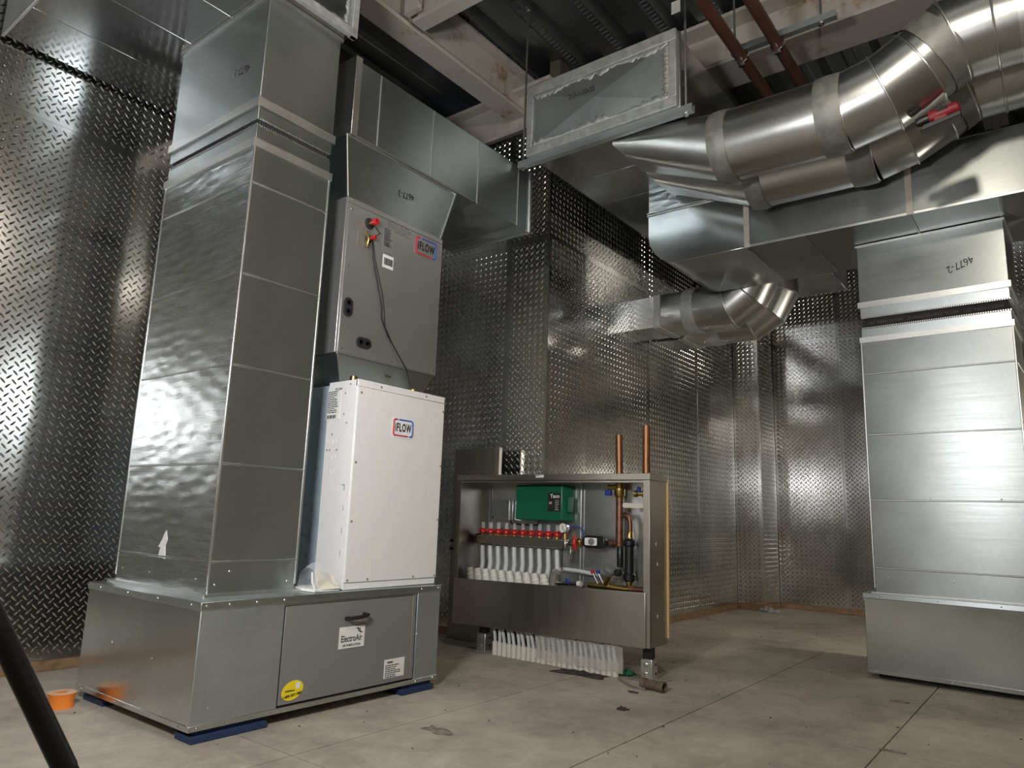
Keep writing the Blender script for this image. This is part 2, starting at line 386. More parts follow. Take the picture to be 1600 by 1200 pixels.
# ------------------------------------------------------------------ ceiling: fluted steel deck and beams
ce = struct(MB().box(-2.3, 9.7, -2.6, 5.2, 5.30, 5.40).build('ceiling', 'deck_steel'), 'dark fluted metal roof deck')
ye = -2.5
while ye < 5.0:
    prof = []; y = ye
    for k in range(2):                               # flutes along X
        prof += [(y, 5.25), (y + .05, 5.16), (y + .12, 5.16), (y + .13, 5.152), (y + .18, 5.152), (y + .19, 5.16), (y + .26, 5.16), (y + .31, 5.25), (y + .435, 5.25)]
        y += .44
    prof += [(ye + .878, 5.29), (ye, 5.29)]
    MB().prism_x(prof, -2.2, 9.6).build('deck_sheet', 'deck_steel', ce, smooth=0)
    emb = MB()
    for k in range(2):
        yy = ye + .44 * k + .085
        if not (.2 < yy < 4.6): continue
        for i in range(64):
            x = 2.6 + .05 * i
            emb.add([(x, yy - .03, 5.158), (x + .012, yy - .03, 5.158), (x + .022, yy + .03, 5.158), (x + .010, yy + .03, 5.158), (x + .006, yy - .028, 5.148), (x + .016, yy + .028, 5.148)],
                    [(0, 1, 4), (1, 2, 5, 4), (2, 3, 5), (3, 0, 4, 5)])
    if emb.v:
        e = emb.build('embossed_slots', 'deck_steel', ce, smooth=0); e['kind'] = 'stuff'
    ye += .88
def ibeam(name, label, axis, a0, a1, c, wd, z0, z1, tf=.035, tw=.025, parts=None):
    org = ((a0 + a1) / 2, c, z0) if axis == 'x' else (c, (a0 + a1) / 2, z0)
    t = thing(name, label, 'beam', org)
    def bx(u0, u1, h0, h1):
        return MB().box(a0, a1, c + u0, c + u1, h0, h1) if axis == 'x' else MB().box(c + u0, c + u1, a0, a1, h0, h1)
    bx(-wd / 2, wd / 2, z0, z0 + tf).build('bottom_flange', 'beam_primer', t, bev=.004)
    bx(-wd / 2, wd / 2, z1 - tf, z1).build('top_flange', 'beam_primer', t, bev=.004)
    bx(-tw / 2, tw / 2, z0 + tf, z1 - tf).build('web', 'beam_primer', t)
    return t
bm = ibeam('steel_beam', 'rust-stained steel beam running back above the upper duct', 'x', 3.02, 9.2, 3.85, .21, 4.70, 5.14)
MB().prism_z([(3.02, 3.745), (2.84, 3.80), (2.84, 3.86), (3.02, 3.90)], 4.70, 4.735).build('coped_end', 'beam_primer', bm)
cb = ibeam('steel_beam', 'short cross beam bolted to the rust-stained beam at top centre', 'y', .2, 3.70, 3.41, .13, 4.70, 5.10)
pl = MB().box(3.30, 3.345, 3.60, 3.745, 4.76, 5.08).build('bolt_plate', 'beam_primer', cb, 'primed end plate with round bolts')
screws(cb, [(3.32, 3.598, 4.82), (3.32, 3.598, 4.92), (3.32, 3.598, 5.02)], (0, -1, 0), .02, 'steel_plate')
ibeam('steel_beam', 'wide primed beam crossing behind the two brown pipes', 'y', -2.45, 3.33, 5.35, .375, 4.70, 5.15)
ibeam('steel_beam', 'primed beam sitting on top of the diamond plate wall', 'y', 3.42, 5.15, 4.90, .24, 4.50, 4.95)
ibeam('steel_beam', 'primed beam far back near the end wall', 'y', -2.45, 3.3, 8.6, .3, 4.7, 5.15)

# ------------------------------------------------------------------ duct helpers
def cleat(mb, x0, x1, y0, y1, z0, z1, p=.012):
    mb.shell(x0 - p, x1 + p, y0 - p, y1 + p, z0, z1)
    for (a, b, c, d) in ((x0 - p, x1 + p, y0 - p, y0), (x0 - p, x1 + p, y1, y1 + p), (x0 - p, x0, y0, y1), (x1, x1 + p, y0, y1)):
        mb.add([(a, c, z0), (b, c, z0), (b, d, z0), (a, d, z0)], [(3, 2, 1, 0)]); mb.add([(a, c, z1), (b, c, z1), (b, d, z1), (a, d, z1)], [(0, 1, 2, 3)])
    return mb
def dimple_left(o):
    o.data.materials.append(MATS['galvanised_dimpled'])
    for p in o.data.polygons:
        if p.normal.x < -.9: p.material_index = 1
def riser(t, x0, x1, y0, y1, levels, flex, top, T=None, mat='galvanised', dim=False):
    """flex=(cleat_lo0,cleat_lo1,flex0,flex1,cleat_hi0,cleat_hi1)"""
    for a, b in zip(levels[:-1], levels[1:]):
        o = MB(T).box(x0, x1, y0, y1, a + .002, b - .002).build('duct_section', mat, t, bev=.004)
        if dim: dimple_left(o)
        if b != levels[-1]:
            pz = .005 if b > 2.5 else .0025; MB(T).box(x0 - pz, x1 + pz, y0 - pz, y1 + pz, b - .004, b + .005).build('standing_seam', 'galvanised_bright' if b > 2.5 else 'galvanised_dull', t, bev=.002)
    c0, c1, f0, f1, d0, d1 = flex
    cleat(MB(T), x0, x1, y0, y1, c0, c1).build('slip_cleat', 'galvanised_bright', t, bev=.002)
    MB(T).box(x0 + .002, x1 - .002, y0 + .002, y1 - .002, c0 + .01, f0).build('collar', 'galvanised', t, bev=.003)
    fx = MB(T).box(x0 + .016, x1 - .016, y0 + .016, y1 - .016, f0, f1).build('flexible_connector', 'neoprene', t, 'black fabric flexible duct connector')
    cr = MB(T)                                       # crimped metal teeth along both edges of the fabric
    for zz, dz in ((f0, .008), (f1, -.008)):
        n = int((y1 - y0) / .014)
        for i in range(n):
            y = y0 + .014 * i; cr.box(x0 - .001, x0 + .004, y, y + .008, min(zz, zz + dz), max(zz, zz + dz))
        n = int((x1 - x0) / .014)
        for i in range(n):
            x = x0 + .014 * i; cr.box(x, x + .008, y0 - .001, y0 + .004, min(zz, zz + dz), max(zz, zz + dz))
    cr.build('crimped_edge', 'galvanised_bright', fx, smooth=0)
    MB(T).box(x0 + .002, x1 - .002, y0 + .002, y1 - .002, f1, d1 - .01).build('collar', 'galvanised', t, bev=.003)
    cleat(MB(T), x0, x1, y0, y1, d0, d1).build('slip_cleat', 'galvanised_bright', t, bev=.002)
    MB(T).box(x0, x1, y0, y1, d1 - .005, top).build('duct_section', mat, t, bev=.004)
    for x, y in ((x0, y0), (x0, y1), (x1, y0)):
        MB(T).box(x - .004, x + .008, y - .004, y + .008, levels[0] + .03, levels[-1] - .01).build('corner_lock', 'galvanised_bright', t, bev=.003)

# ------------------------------------------------------------------ left air handler
bx0, bx1, by0, by1, bz0, bz1 = 1.777, 3.303, 3.069, 4.193, .049, .587
t = thing('filter_base', 'galvanised base box with grey filter door under the left duct', 'cabinet', ((bx0 + bx1) / 2, (by0 + by1) / 2, bz0))
MB().box(bx0 + .01, bx1 - .01, by0 + .022, by1, bz0, bz1 - .01).build('body', 'galvanised_smooth', t)
MB().box(bx0, bx0 + .008, by0 + .004, by1, bz0, bz1 - .035).build('side_panel', 'galvanised_smooth', t, bev=.002)
MB().box(bx0, 2.208, by0, by0 + .012, bz0, bz1 - .035).build('front_panel', 'galvanised_matte', t, bev=.002)
MB().box(3.117, bx1, by0, by0 + .012, bz0, bz1 - .035).build('front_panel', 'galvanised_matte', t, bev=.002)
MB().box(bx0 - .006, bx1 + .004, by0 - .006, by1 + .004, bz1 - .036, bz1).build('top_rail', 'galvanised', t, bev=.003)
MB().box(bx0 - .004, bx1 + .002, by0 - .004, by0 + .012, bz0, .074).build('bottom_rail', 'galvanised_smooth', t, bev=.002)
MB().box(bx0 - .004, bx0 + .006, by0 + .012, by1, bz0, .074).build('bottom_rail', 'galvanised_smooth', t, bev=.002)
dr = MB().box(2.222, 3.085, by0 + .008, by0 + .024, .080, .538).build('filter_door', 'filter_door_grey', t, 'grey painted filter door', bev=.003)
MB().box(3.086, 3.112, by0 + .006, by0 + .024, .078, .545).build('door_frame', 'filter_door_grey', t, bev=.003)
MB().box(2.21, 3.115, by0 + .002, by0 + .02, .54, .553).build('door_frame', 'galvanised_smooth', t, bev=.002)
hd = MB().tube([(2.60, by0 + .01, .448), (2.605, by0 - .03, .452), (2.64, by0 - .042, .455), (2.68, by0 - .042, .458), (2.715, by0 - .03, .462), (2.72, by0 + .01, .462)], .0105, 10)
hd.build('handle', 'black_plastic', dr, 'black pull handle')
UX, UZ = (1, 0, 0), (0, 0, 1)
yl = by0 + .0075
lb = plate((2.646, yl, .352), UX, UZ, .170, .108).build('maker_label', 'paper', dr, 'white label reading ElectroAir')
text('ElectroAir', .046, 'ink', lb, (2.643, yl - .004, .345), UX, UZ, sx=.74, bold=.0008)
text('AIR PURIFICATION', .016, 'ink', lb, (2.645, yl - .004, .312), UX, UZ, sx=.9, bold=.0004)
for k in range(2):
    MB().tube([(2.672 + .012 * k, yl - .004, .393 - .006 * k), (2.684 + .012 * k, yl - .004, .396 - .006 * k), (2.688 + .012 * k, yl - .004, .378 - .006 * k), (2.702 + .012 * k, yl - .004, .378 - .006 * k)], .0022, 6).build('wave_mark', 'ink', lb)
lb = plate((2.966, yl, .155), UX, UZ, .150, .098).build('warning_label', 'paper', dr)
fine_print(lb, (2.935, yl - .003, .188), UX, UZ, .05, .014, 1, 'ink', fill=.7)
fine_print(lb, (2.957, yl - .003, .142), UX, UZ, .12, .07, 7, 'ink')
st = MB().lathe((2.298, yl, .140), (0, -1, 0), [(.062, 0), (.062, .002)], 28)
st.v = [(p[0], p[1], .140 + (p[2] - .140) * .72 + (p[0] - 2.298) * .12) for p in st.v]
lb = st.build('yellow_sticker', 'yellow_sticker', dr, 'round yellow service sticker')
text('1-800-267-1885', .017, 'ink', lb, (2.297, yl - .0035, .118), (1, 0, .1), UZ, bold=.0005)
fine_print(lb, (2.285, yl - .003, .140), UX, UZ, .06, .012, 1, 'ink')
plate((2.327, yl, .160), UX, UZ, .026, .030, .003, .011).build('sticker_icon', 'paper', lb)
screws(t, [(1.80, by0 - .006, .57), (1.91, by0 - .006, .57), (2.05, by0 - .006, .57), (2.20, by0 - .006, .57), (3.14, by0 - .006, .57), (3.28, by0 - .006, .57),
           (1.86, by0, .135), (1.81, by0 - .004, .06), (1.95, by0 - .004, .06), (2.18, by0 - .004, .06), (3.13, by0 - .004, .06), (3.27, by0 - .004, .062), (3.125, by0, .32)], (0, -1, 0))
screws(t, [(bx0 - .006, 3.15, .57), (bx0 - .006, 3.45, .57), (bx0 - .006, 3.75, .57), (bx0 - .006, 4.05, .57), (bx0, 3.45, .30), (bx0, 3.86, .32),
           (bx0 - .004, 3.15, .06), (bx0 - .004, 3.4, .06), (bx0 - .004, 3.75, .06), (bx0 - .004, 4.12, .06)], (-1, 0, 0))
for bxs, lab in (((1.79, 2.16, 3.060, 3.20), 'blue shim block under the front left corner of the filter base'), ((1.80, 2.0, 3.93, 4.15), 'blue shim block under the rear left corner of the filter base'),
                 ((3.02, 3.27, 3.055, 3.22), 'blue shim block under the right front corner of the filter base')):
    b = MB().box(*bxs, 0, .030); b.box(bxs[0] + .02, bxs[1], bxs[2] + .025, bxs[3], .030, .049)
    tag(b.build('shim_block', 'blue_block', bev=.003), lab, 'block', 'blue shim blocks')

dx0, dx1, dy0, dy1 = 1.892, 2.376, 3.24, 4.168
t = thing('return_duct', 'tall galvanised duct rising at left with black flexible joint', 'duct', (2.13, 3.7, .587))
riser(t, dx0, dx1, dy0, dy1, [.592, .745, 1.21, 1.70, 2.175, 2.672, 2.88], (2.867, 2.914, 2.992, 3.032, 3.10, 3.15), 3.788, dim=True)
fl2 = MB(); cleat(fl2, dx0, dx1, dy0, dy1, .587, .60, .03); fl2.build('base_flange', 'galvanised_bright', t, bev=.002)
fl2 = MB(); cleat(fl2, dx0, dx1, dy0, dy1, 3.765, 3.788, .012); fl2.build('top_flange', 'galvanised_bright', t, bev=.002)
screws(t, [(1.93, dy0, .64), (2.33, dy0, .64), (2.0, dy0, .70)], (0, -1, 0)); screws(t, [(dx0, 3.35, .66), (dx0, 3.8, .66), (dx0, 4.1, .66)], (-1, 0, 0))
text('4677-1', .07, 'ink', t, (dx0 - .001, 3.45, 3.39), (0, 1, .15), (0, .1, -1), sx=.8)
tp = MB().add([(dx0 - .002, 3.73, .742), (dx0 - .002, 3.655, .735), (dx0 - .002, 3.67, .80), (dx0 - .002, 3.655, .83), (dx0 - .002, 3.675, .875), (dx0 - .002, 3.69, .86), (dx0 - .002, 3.705, .83), (dx0 - .002, 3.74, .79), (dx0 - .002, 3.715, .79)], [tuple(range(9))])
tag(tp.build('torn_tape', 'paper', smooth=0, solid=.002), 'torn white scrap of tape low on the left duct', 'tape')

# plenum above the left duct
t = thing('ceiling_plenum', 'wide galvanised plenum overhead at top left', 'duct', (1.79, 4.05, 3.79))
for a, b in zip([3.19, 3.62, 4.05, 4.50, 4.93][:-1], [3.62, 4.05, 4.50, 4.93]):
    MB().box(1.15, 2.40, a + .001, b - .002, 3.79, 4.36).build('plenum_panel', 'galvanised_mirror', t, bev=.003)
MB().box(1.148, 1.165, 3.17, 4.94, 3.782, 4.37).build('end_cleat', 'galvanised_bright', t, bev=.003)
MB().box(1.15, 2.43, 3.155, 3.19, 3.782, 3.835).build('bottom_flange', 'mastic', t, bev=.004)
MB().box(2.385, 2.43, 3.155, 3.195, 3.782, 4.36).build('end_flange', 'mastic', t, bev=.004)
def smear(parent, fn, n=60, name='mastic_smear', mat='mastic'):
    mb = MB(); L = []; Rr = []
    for i in range(n + 1):
        a, b = fn(i / n); L.append(a); Rr.append(b)
    mb.add(L + Rr, [(i, i + 1, n + 2 + i, n + 1 + i) for i in range(n)])
    return mb.build(name, mat, parent, smooth=60, solid=.004)
smear(t, lambda u: ((1.2 + 1.2 * u, 3.188, 3.835), (1.2 + 1.2 * u, 3.188, 3.855 + random.uniform(0, .02))))
smear(t, lambda u: ((2.385, 3.188, 3.83 + .5 * u), (2.365 - random.uniform(0, .015), 3.188, 3.83 + .5 * u)))

# white heater
wx0, wx1, wy0, wy1, wz0, wz1 = 2.590, 3.296, 3.105, 3.362, .589, 1.733
t = thing('water_heater', 'tall white wall heater cabinet with round-cornered logo', 'heater', ((wx0 + wx1) / 2, (wy0 + wy1) / 2, wz0))
MB().box(wx0, wx1, wy0 + .008, wy1, wz0, wz1).build('body', 'white_enamel', t, bev=.004)
MB().box(wx0 + .002, wx1 - .001, wy0, wy0 + .007, .628, 1.692).build('front_cover', 'white_enamel', t, bev=.002)
MB().box(wx0, wx1, wy0 + .001, wy0 + .02, 1.695, wz1 + .001).build('top_lip', 'white_enamel', t, bev=.002)
def logo(parent, P, w_, h_, back=True):
    x, y, z = P
    r = plate(P, UX, UZ, w_ * 1.12, h_ * 1.2, .002, h_ * .18).build('logo', 'logo_back' if back else 'grey_enamel_metal', parent, 'logo with red and blue outline reading iFLOW')
    yy = y - .003; b = h_ * .075
    def seg(pts, m):
        mb = MB(); mb.tube([(x + a * w_, yy, z + c * h_) for a, c in pts], b * .62, 6); mb.build('logo_outline', m, r)
    seg([(-.30, .47), (-.43, .47), (-.49, .38), (-.49, -.38), (-.43, -.47), (.26, -.47)], 'logo_red')
    seg([(-.22, .47), (.43, .47), (.49, .38), (.49, -.38), (.43, -.47), (.34, -.47)], 'logo_blue')
    text('iFLOW', h_ * .66, 'ink', r, (x, yy - .001, z - .01 * h_), UX, UZ, sx=w_ / h_ * .37, bold=h_ * .022)
logo(t, (2.946, wy0 - .001, 1.497), .155, .100)
screws(t, [(2.615, wy0, 1.66), (2.60 + .16, wy0 + .001, 1.713), (3.13, wy0 + .001, 1.715), (3.285, wy0, 1.64), (2.61, wy0, 1.27), (3.285, wy0, 1.30), (2.61, wy0, .95), (3.285, wy0, .97),
           (2.61, wy0, .64), (2.75, wy0, .64), (3.10, wy0, .64), (3.28, wy0, .64)], (0, -1, 0), .007, 'steel_plate')
screws(t, [(wx0, 3.17, 1.71), (wx0, 3.21, 1.66), (wx0, 3.21, 1.54), (wx0, 3.18, 1.49), (wx0, 3.30, 1.43), (wx0, 3.25, 1.34), (wx0, 3.31, 1.34), (wx0, 3.335, 1.34)], (-1, 0, 0), .006, 'steel_plate')
UY = (0, -1, 0)
lb = plate((wx0, 3.305, 1.605), UY, UZ, .115, .185, .002).build('data_label', 'paper', t)
fine_print(lb, (wx0 - .002, 3.31, 1.615), UY, UZ, .10, .13, 12, 'ink'); fine_print(lb, (wx0 - .002, 3.305, 1.53), UY, UZ, .105, .022, 1, 'print_grey', fill=.9)
text('iFLOW', .018, 'ink', lb, (wx0 - .003, 3.27, 1.687), UY, UZ, bold=.0006)
for k, (yy, zz, w_, h_) in enumerate(((3.16, 1.13, .004, .03), (3.17, 1.145, .022, .004), (3.158, 1.02, .003, .03), (3.156, .90, .003, .03), (3.155, .78, .003, .03))):
    plate((wx0 + .001, yy, zz), UY, UZ, w_, h_, .002).build('side_slot', 'print_grey', t)
for zz in (1.39, 1.30, 1.22):
    k = MB(); k.tube([(wx0 - .001, 3.275 + .016 * math.cos(a), zz + .016 * math.sin(a)) for a in np.linspace(0, 2 * PI, 17)], .0012, 5); k.build('knockout', 'white_enamel', t)
for xx in (2.655, 3.135):
    MB().lathe((xx, 3.23, wz1), (0, 0, 1), [(.022, 0), (.022, .035), (.018, .038), (.018, .012)], 16).build('brass_stub', 'brass', t, 'brass pipe connection on top')

tag(MB().box(2.622, 3.36, 3.364, 4.10, .589, 1.725).build('blower_cabinet', 'blue_grey_paint', bev=.006), 'blue-grey steel cabinet behind the white heater', 'cabinet')
def rect(x0, x1, y0, y1, z): return [(x0, y0, z), (x1, y0, z), (x1, y1, z), (x0, y1, z)]
t = thing('lower_transition', 'small galvanised transition between white heater and grey coil box', 'duct', (3.0, 3.7, 1.727))
MB().loft(rect(2.70, 3.34, 3.40, 4.05, 1.727), rect(2.585, 3.39, 3.312, 4.10, 1.905)).build('sheet', 'galvanised', t, smooth=0, bev=.003)
text('8', .07, 'ink', t, (3.01, 3.338, 1.85), (.05, -.4, -1), (1, 0, 0), sx=1.1)
for xx0, xx1 in ((2.70, 2.585),):
    MB().tube([(xx0, 3.398, 1.727), (xx1, 3.31, 1.905)], .007, 6).build('corner_seam', 'galvanised_bright', t)

cx0, cx1, cy0, cy1, cz0, cz1 = 2.564, 3.402, 3.300, 4.12, 1.907, 2.870
t = thing('coil_cabinet', 'square grey coil cabinet with capped copper stubs and logo', 'cabinet', ((cx0 + cx1) / 2, (cy0 + cy1) / 2, cz0))
MB().box(cx0, cx1, cy0 + .008, cy1, cz0, cz1).build('body', 'grey_enamel_metal', t, bev=.004)
MB().box(cx0 + .014, cx1 - .004, cy0, cy0 + .007, cz0 + .006, cz1 - .035).build('front_cover', 'grey_enamel_metal', t, bev=.002)
MB().box(cx0 + .004, cx1 - .002, cy0 + .001, cy0 + .008, cz1 - .032, cz1).build('top_lip', 'grey_enamel_metal', t, bev=.002)
logo(t, (3.24, cy0 - .001, 2.757), .19, .115, False)
for (x, z, r, L, rr) in ((2.745, 2.755, .036, .055, .021), (2.745, 2.655, .026, .05, .014)):
    g = MB().lathe((x, cy0 + .002, z), (0, -1, 0), [(r, 0), (r, .006), (r * .8, .010)], 18).build('grommet', 'black_rubber', t, 'black rubber grommet')
    MB().lathe((x, cy0, z), (0, -1, 0), [(rr * .8, 0), (rr * .8, L)], 14).build('copper_stub', 'copper', g)
    MB().lathe((x, cy0 - L + .012, z), (0, -1, 0), [(rr, 0), (rr, .025), (rr * .6, .028), (rr * .6, .014)], 14).build('red_cap', 'red_plastic', g, 'red plastic cap')
plate((2.71, cy0, 2.635), UX, UZ, .10, .10, .003).build('valve_plate', 'grey_enamel_metal', t)
MB().tube([(2.715, cy0 - .02, 2.69), (2.712, cy0 - .04, 2.63), (2.708, cy0 - .03, 2.585)], .008, 8).build('brass_valve', 'brass', t)
lb = plate((2.905, cy0 - .0002, 2.70), UX, UZ, .085, .165, .002).build('data_label', 'grey_enamel_metal', t)
fine_print(lb, (2.905, cy0 - .003, 2.715), UX, UZ, .075, .12, 13, 'ink'); text('UL', .026, 'ink', lb, (2.895, cy0 - .0035, 2.665), UX, UZ, bold=.001)
fine_print(t, (3.01, cy0 - .0005, 2.80), UX, UZ, .24, .065, 5, 'print_grey', 'warning_print', .6)
lb = plate((2.915, cy0 - .0003, 2.558), UX, UZ, .088, .085, .002).build('barcode_label', 'paper', t, 'white barcode label')
bc = MB(); x = 2.88
while x < 2.95:
    w_ = random.choice((.0018, .003, .0045)); bc.box(x, x + w_, cy0 - .0035, cy0 - .002, 2.535, 2.58); x += w_ + random.choice((.0018, .003))
bc.build('barcode', 'ink', lb, smooth=0)
for (x, z, vert) in ((2.627, 2.19, 1), (2.765, 2.0, 0)):
    kn = plate((x, cy0, z), UX, UZ, .066 if vert else .115, .115 if vert else .066, .010, .0325).build('pipe_knockout', 'black_rubber', t, 'black rubber double pipe grommet', bev=.003)
    for d in (-.026, .026):
        MB().lathe((x + (0 if vert else d), cy0 - .009, z + (d if vert else 0)), (0, -1, 0), [(.020, 0), (.020, .005), (.012, .005), (.011, .001)], 14).build('ring', 'black_plastic', kn)
screws(t, [(2.60, cy0, 2.86), (2.60, cy0, 2.80), (2.605, cy0, 2.44), (2.605, cy0, 1.935), (3.39, cy0, 2.85), (3.39, cy0, 2.80), (3.38, cy0, 2.40), (3.0, cy0, 1.93), (3.37, cy0, 1.94)], (0, -1, 0), .0075)
wi = MB(); wi.tube([(2.76, 3.28, 2.65), (2.775, 3.285, 2.55), (2.83, 3.29, 2.40), (2.88, 3.29, 2.25), (2.885, 3.29, 2.18), (2.95, 3.29, 2.08), (3.11, 3.28, 1.90), (3.13, 3.25, 1.79)], .0035, 6)
wi.tube([(2.765, 3.28, 2.65), (2.79, 3.285, 2.55), (2.88, 3.29, 2.33), (2.905, 3.29, 2.22), (2.915, 3.29, 2.14), (2.99, 3.29, 2.04), (3.115, 3.275, 1.89)], .003, 6)
wi.tube([(2.76, 3.27, 2.74), (2.80, 3.26, 2.70), (2.765, 3.28, 2.66)], .003, 6)
tag(wi.build('sensor_wire', 'black_plastic'), 'thin black wire hanging down the front of the grey coil cabinet', 'wire')

t = thing('upper_transition', 'galvanised transition above the grey coil cabinet, marked in pen', 'duct', (3.0, 3.7, 2.872))
MB().loft(rect(2.575, 3.39, 3.318, 4.10, 2.872), rect(2.525, 3.515, 3.310, 4.10, 3.262)).build('sheet', 'galvanised', t, smooth=0, bev=.003)
text('4677-3', .065, 'ink', t, (3.045, 3.312, 3.065), (-1, 0, -.12), (.1, 0, -1), sx=.8)
for p, q in (((2.575, 3.316, 2.875), (2.525, 3.308, 3.262)), ((3.39, 3.316, 2.875), (3.515, 3.308, 3.262)), ((2.525, 3.308, 3.258), (3.515, 3.308, 3.258))):
    MB().tube([p, q], .0065, 6).build('edge_seam', 'galvanised_bright', t)

t = thing('supply_duct', 'long rectangular galvanised duct above the grey coil cabinet', 'duct', (3.46, 3.72, 3.268))
sx = [2.56, 2.757, 3.245, 3.734, 4.225, 4.385]
for a, b in zip(sx[:-1], sx[1:]):
    MB().box(a + .001, b - .001, 3.300, 4.14, 3.272, 3.775).build('duct_section', 'galvanised', t, bev=.003)
for a in sx[1:-1]:
    MB().tube([(a, 3.299, 3.28), (a, 3.299, 3.77)], .0045, 6).build('standing_seam', 'galvanised_bright', t)
MB().box(2.535, 2.585, 3.283, 4.15, 3.262, 3.790).build('end_cap', 'galvanised_bright', t, 'bright folded end cap', bev=.003)
MB().box(4.372, 4.40, 3.288, 4.15, 3.262, 3.785).build('end_cap', 'galvanised_bright', t, bev=.003)
MB().box(2.56, 3.56, 3.292, 3.315, 3.262, 3.278).build('joint_flange', 'galvanised_dull', t, bev=.002)

# ------------------------------------------------------------------ right air handler
T = rotframe(-.0394, 5.621, .2124)
t = thing('right_base', 'low galvanised base box under the right-hand duct', 'cabinet', (6.0, .3, .037))
MB(T).box(-.004, .96, -1.0, 1.006, .037, .535).build('body', 'galvanised_smooth', t, bev=.004)
MB(T).box(-.012, .966, -1.004, 1.012, .532, .568).build('top_rail', 'galvanised', t, bev=.003)
MB(T).box(-.009, .0, -1.0, 1.006, .037, .065).build('bottom_rail', 'galvanised_smooth', t, bev=.002)
screws(t, [T((-.004, .75, .27)), T((-.004, .10, .28)), T((-.012, .9, .55)), T((-.012, .55, .55)), T((-.012, .2, .55)), T((-.009, .95, .05)), T((-.009, .5, .05)), T((-.009, .1, .05))], (-1, 0, 0))
tag(MB(T).box(.06, .90, -.9, .95, 0, .037).build('gap_shade_fill', 'black_rubber'), 'black fill standing in for the shadowed gap under the right-hand base box', 'filler')  # black box stands in for the shade in the gap below the base
t = thing('return_duct', 'tall galvanised duct at right edge with printed black flexible joint', 'duct', (5.9, .7, .568))
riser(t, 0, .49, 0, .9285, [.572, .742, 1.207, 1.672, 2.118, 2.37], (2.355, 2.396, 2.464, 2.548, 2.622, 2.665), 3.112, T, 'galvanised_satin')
fl2 = MB(T); cleat(fl2, 0, .49, 0, .9285, .568, .578, .022); fl2.build('base_flange', 'galvanised_bright', t, bev=.002)
fl2 = MB(T); cleat(fl2, 0, .49, 0, .9285, 3.095, 3.112, .010); fl2.build('top_flange', 'galvanised_bright', t, bev=.002)
text('4677-2', .075, 'ink', t, T((-.003, .27, 2.833)), (.0394, 1, -.35), (0, -.35, -1), sx=.8)
text('MEETS NFPA 701   METALFAB NEOPRENE   MEETS NFPA 701', .032, 'neoprene_print', t, T((.0145, .46, 2.506)), (.04, 1, 0), (0, 0, -1), bold=.0006)
screws(t, [T((0, .84, .68)), T((0, .45, .68)), T((0, .55, 1.222)), T((0, .15, 1.222))], (-1, 0, 0))

# lower rectangular duct with heel elbow (runs along Y), drops from the trunk
def heel(y):
    return y
lx0, lx1, lz0, lz1 = 5.25, 6.185, 3.118, 3.575
t = thing('lower_duct', 'wide rectangular duct with rounded elbow below the round pipes', 'duct', (5.7, 1.0, lz0))
prof = [(1.83, lz0), (2.395, lz0)]
for i in range(1, 13):
    a = PI / 2 * i / 12; prof.append((2.395 + .28 * math.sin(a), lz0 + .28 - .28 * math.cos(a)))
prof += [(2.675, 3.570), (2.10, 3.570), (2.04, lz1), (1.83, lz1)]
MB().prism_x(prof, lx0, lx1).build('heel_elbow', 'galvanised_smooth', t, 'rounded galvanised elbow', smooth=30, bev=.003)
MB().box(lx0 + .004, lx1, 2.10, 2.672, 3.585, 3.785).build('riser', 'galvanised_dimpled', t, bev=.003)
for zz in (3.568, 3.588): MB().box(lx0 - .010, lx1 + .01, 2.09, 2.685, zz, zz + .012).build('flange', 'galvanised_bright', t, bev=.002)
for a, b in ((.71, 1.83), (-.55, .71), (-1.8, -.55)):
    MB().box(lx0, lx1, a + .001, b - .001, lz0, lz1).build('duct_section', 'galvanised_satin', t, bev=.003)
for y in (1.83, .71, -.55):
    MB().box(lx0 - .008, lx0, y - .022, y + .022, lz0 - .004, lz1).build('drive_cleat', 'tape_pale', t, bev=.002)
    MB().box(lx0, lx1, y - .006, y + .006, lz0 - .006, lz0).build('bottom_seam', 'galvanised_dull', t, bev=.002)
MB().box(lx0 - .006, lx0, -1.8, 1.83, lz0 - .003, lz0 + .016).build('bottom_lock', 'galvanised_bright', t, bev=.002)
for y in (1.40, .22): MB().box(lx0, lx1, y - .003, y + .003, lz0 - .004, lz0).build('bottom_seam', 'galvanised_dull', t)

# overhead trunk with cross-broken end cap
tx0, ty0, ty1, tz0, tz1 = 4.15, 1.90, 3.17, 3.782, 4.345
t = thing('overhead_duct', 'overhead trunk duct with mastic-sealed cross-broken end marked in pen', 'duct', (6.2, 2.5, tz0))
ex = [tx0 + .02, 4.73, 5.22, 5.9, 6.6, 7.3, 8.0, 8.85]
for a, b in zip(ex[:-1], ex[1:]):
    MB().box(a + .001, b - .001, ty0, ty1 - .03, tz0, tz1).build('duct_section', 'galvanised_smooth', t, bev=.003)
c = (tx0 - .030, (ty0 + ty1) / 2, (tz0 + tz1) / 2)
ec = MB(); q = [(tx0, ty0 + .05, tz0 + .07), (tx0, ty1 - .05, tz0 + .07), (tx0, ty1 - .05, tz1 - .05), (tx0, ty0 + .05, tz1 - .05)]
ec.add(q + [c], [(0, 4, 1), (1, 4, 2), (2, 4, 3), (3, 4, 0)]).build('end_panel', 'galvanised_matte', t, 'cross-broken end panel', smooth=0)
for b in ((ty0, ty1, tz1 - .055, tz1 + .03), (ty0, ty1, tz0 - .0, tz0 + .075), (ty0, ty0 + .055, tz0 + .075, tz1 - .055), (ty1 - .055, ty1, tz0 + .075, tz1 - .055)):
    MB().box(tx0 - .012, tx0 + .02, *b).build('end_flange', 'mastic', t, bev=.005)
MB().box(tx0 + .02, tx0 + .05, ty0 - .015, ty1 - .01, tz0 - .0, tz1 + .02).build('rear_flange', 'galvanised_dull', t, bev=.004)
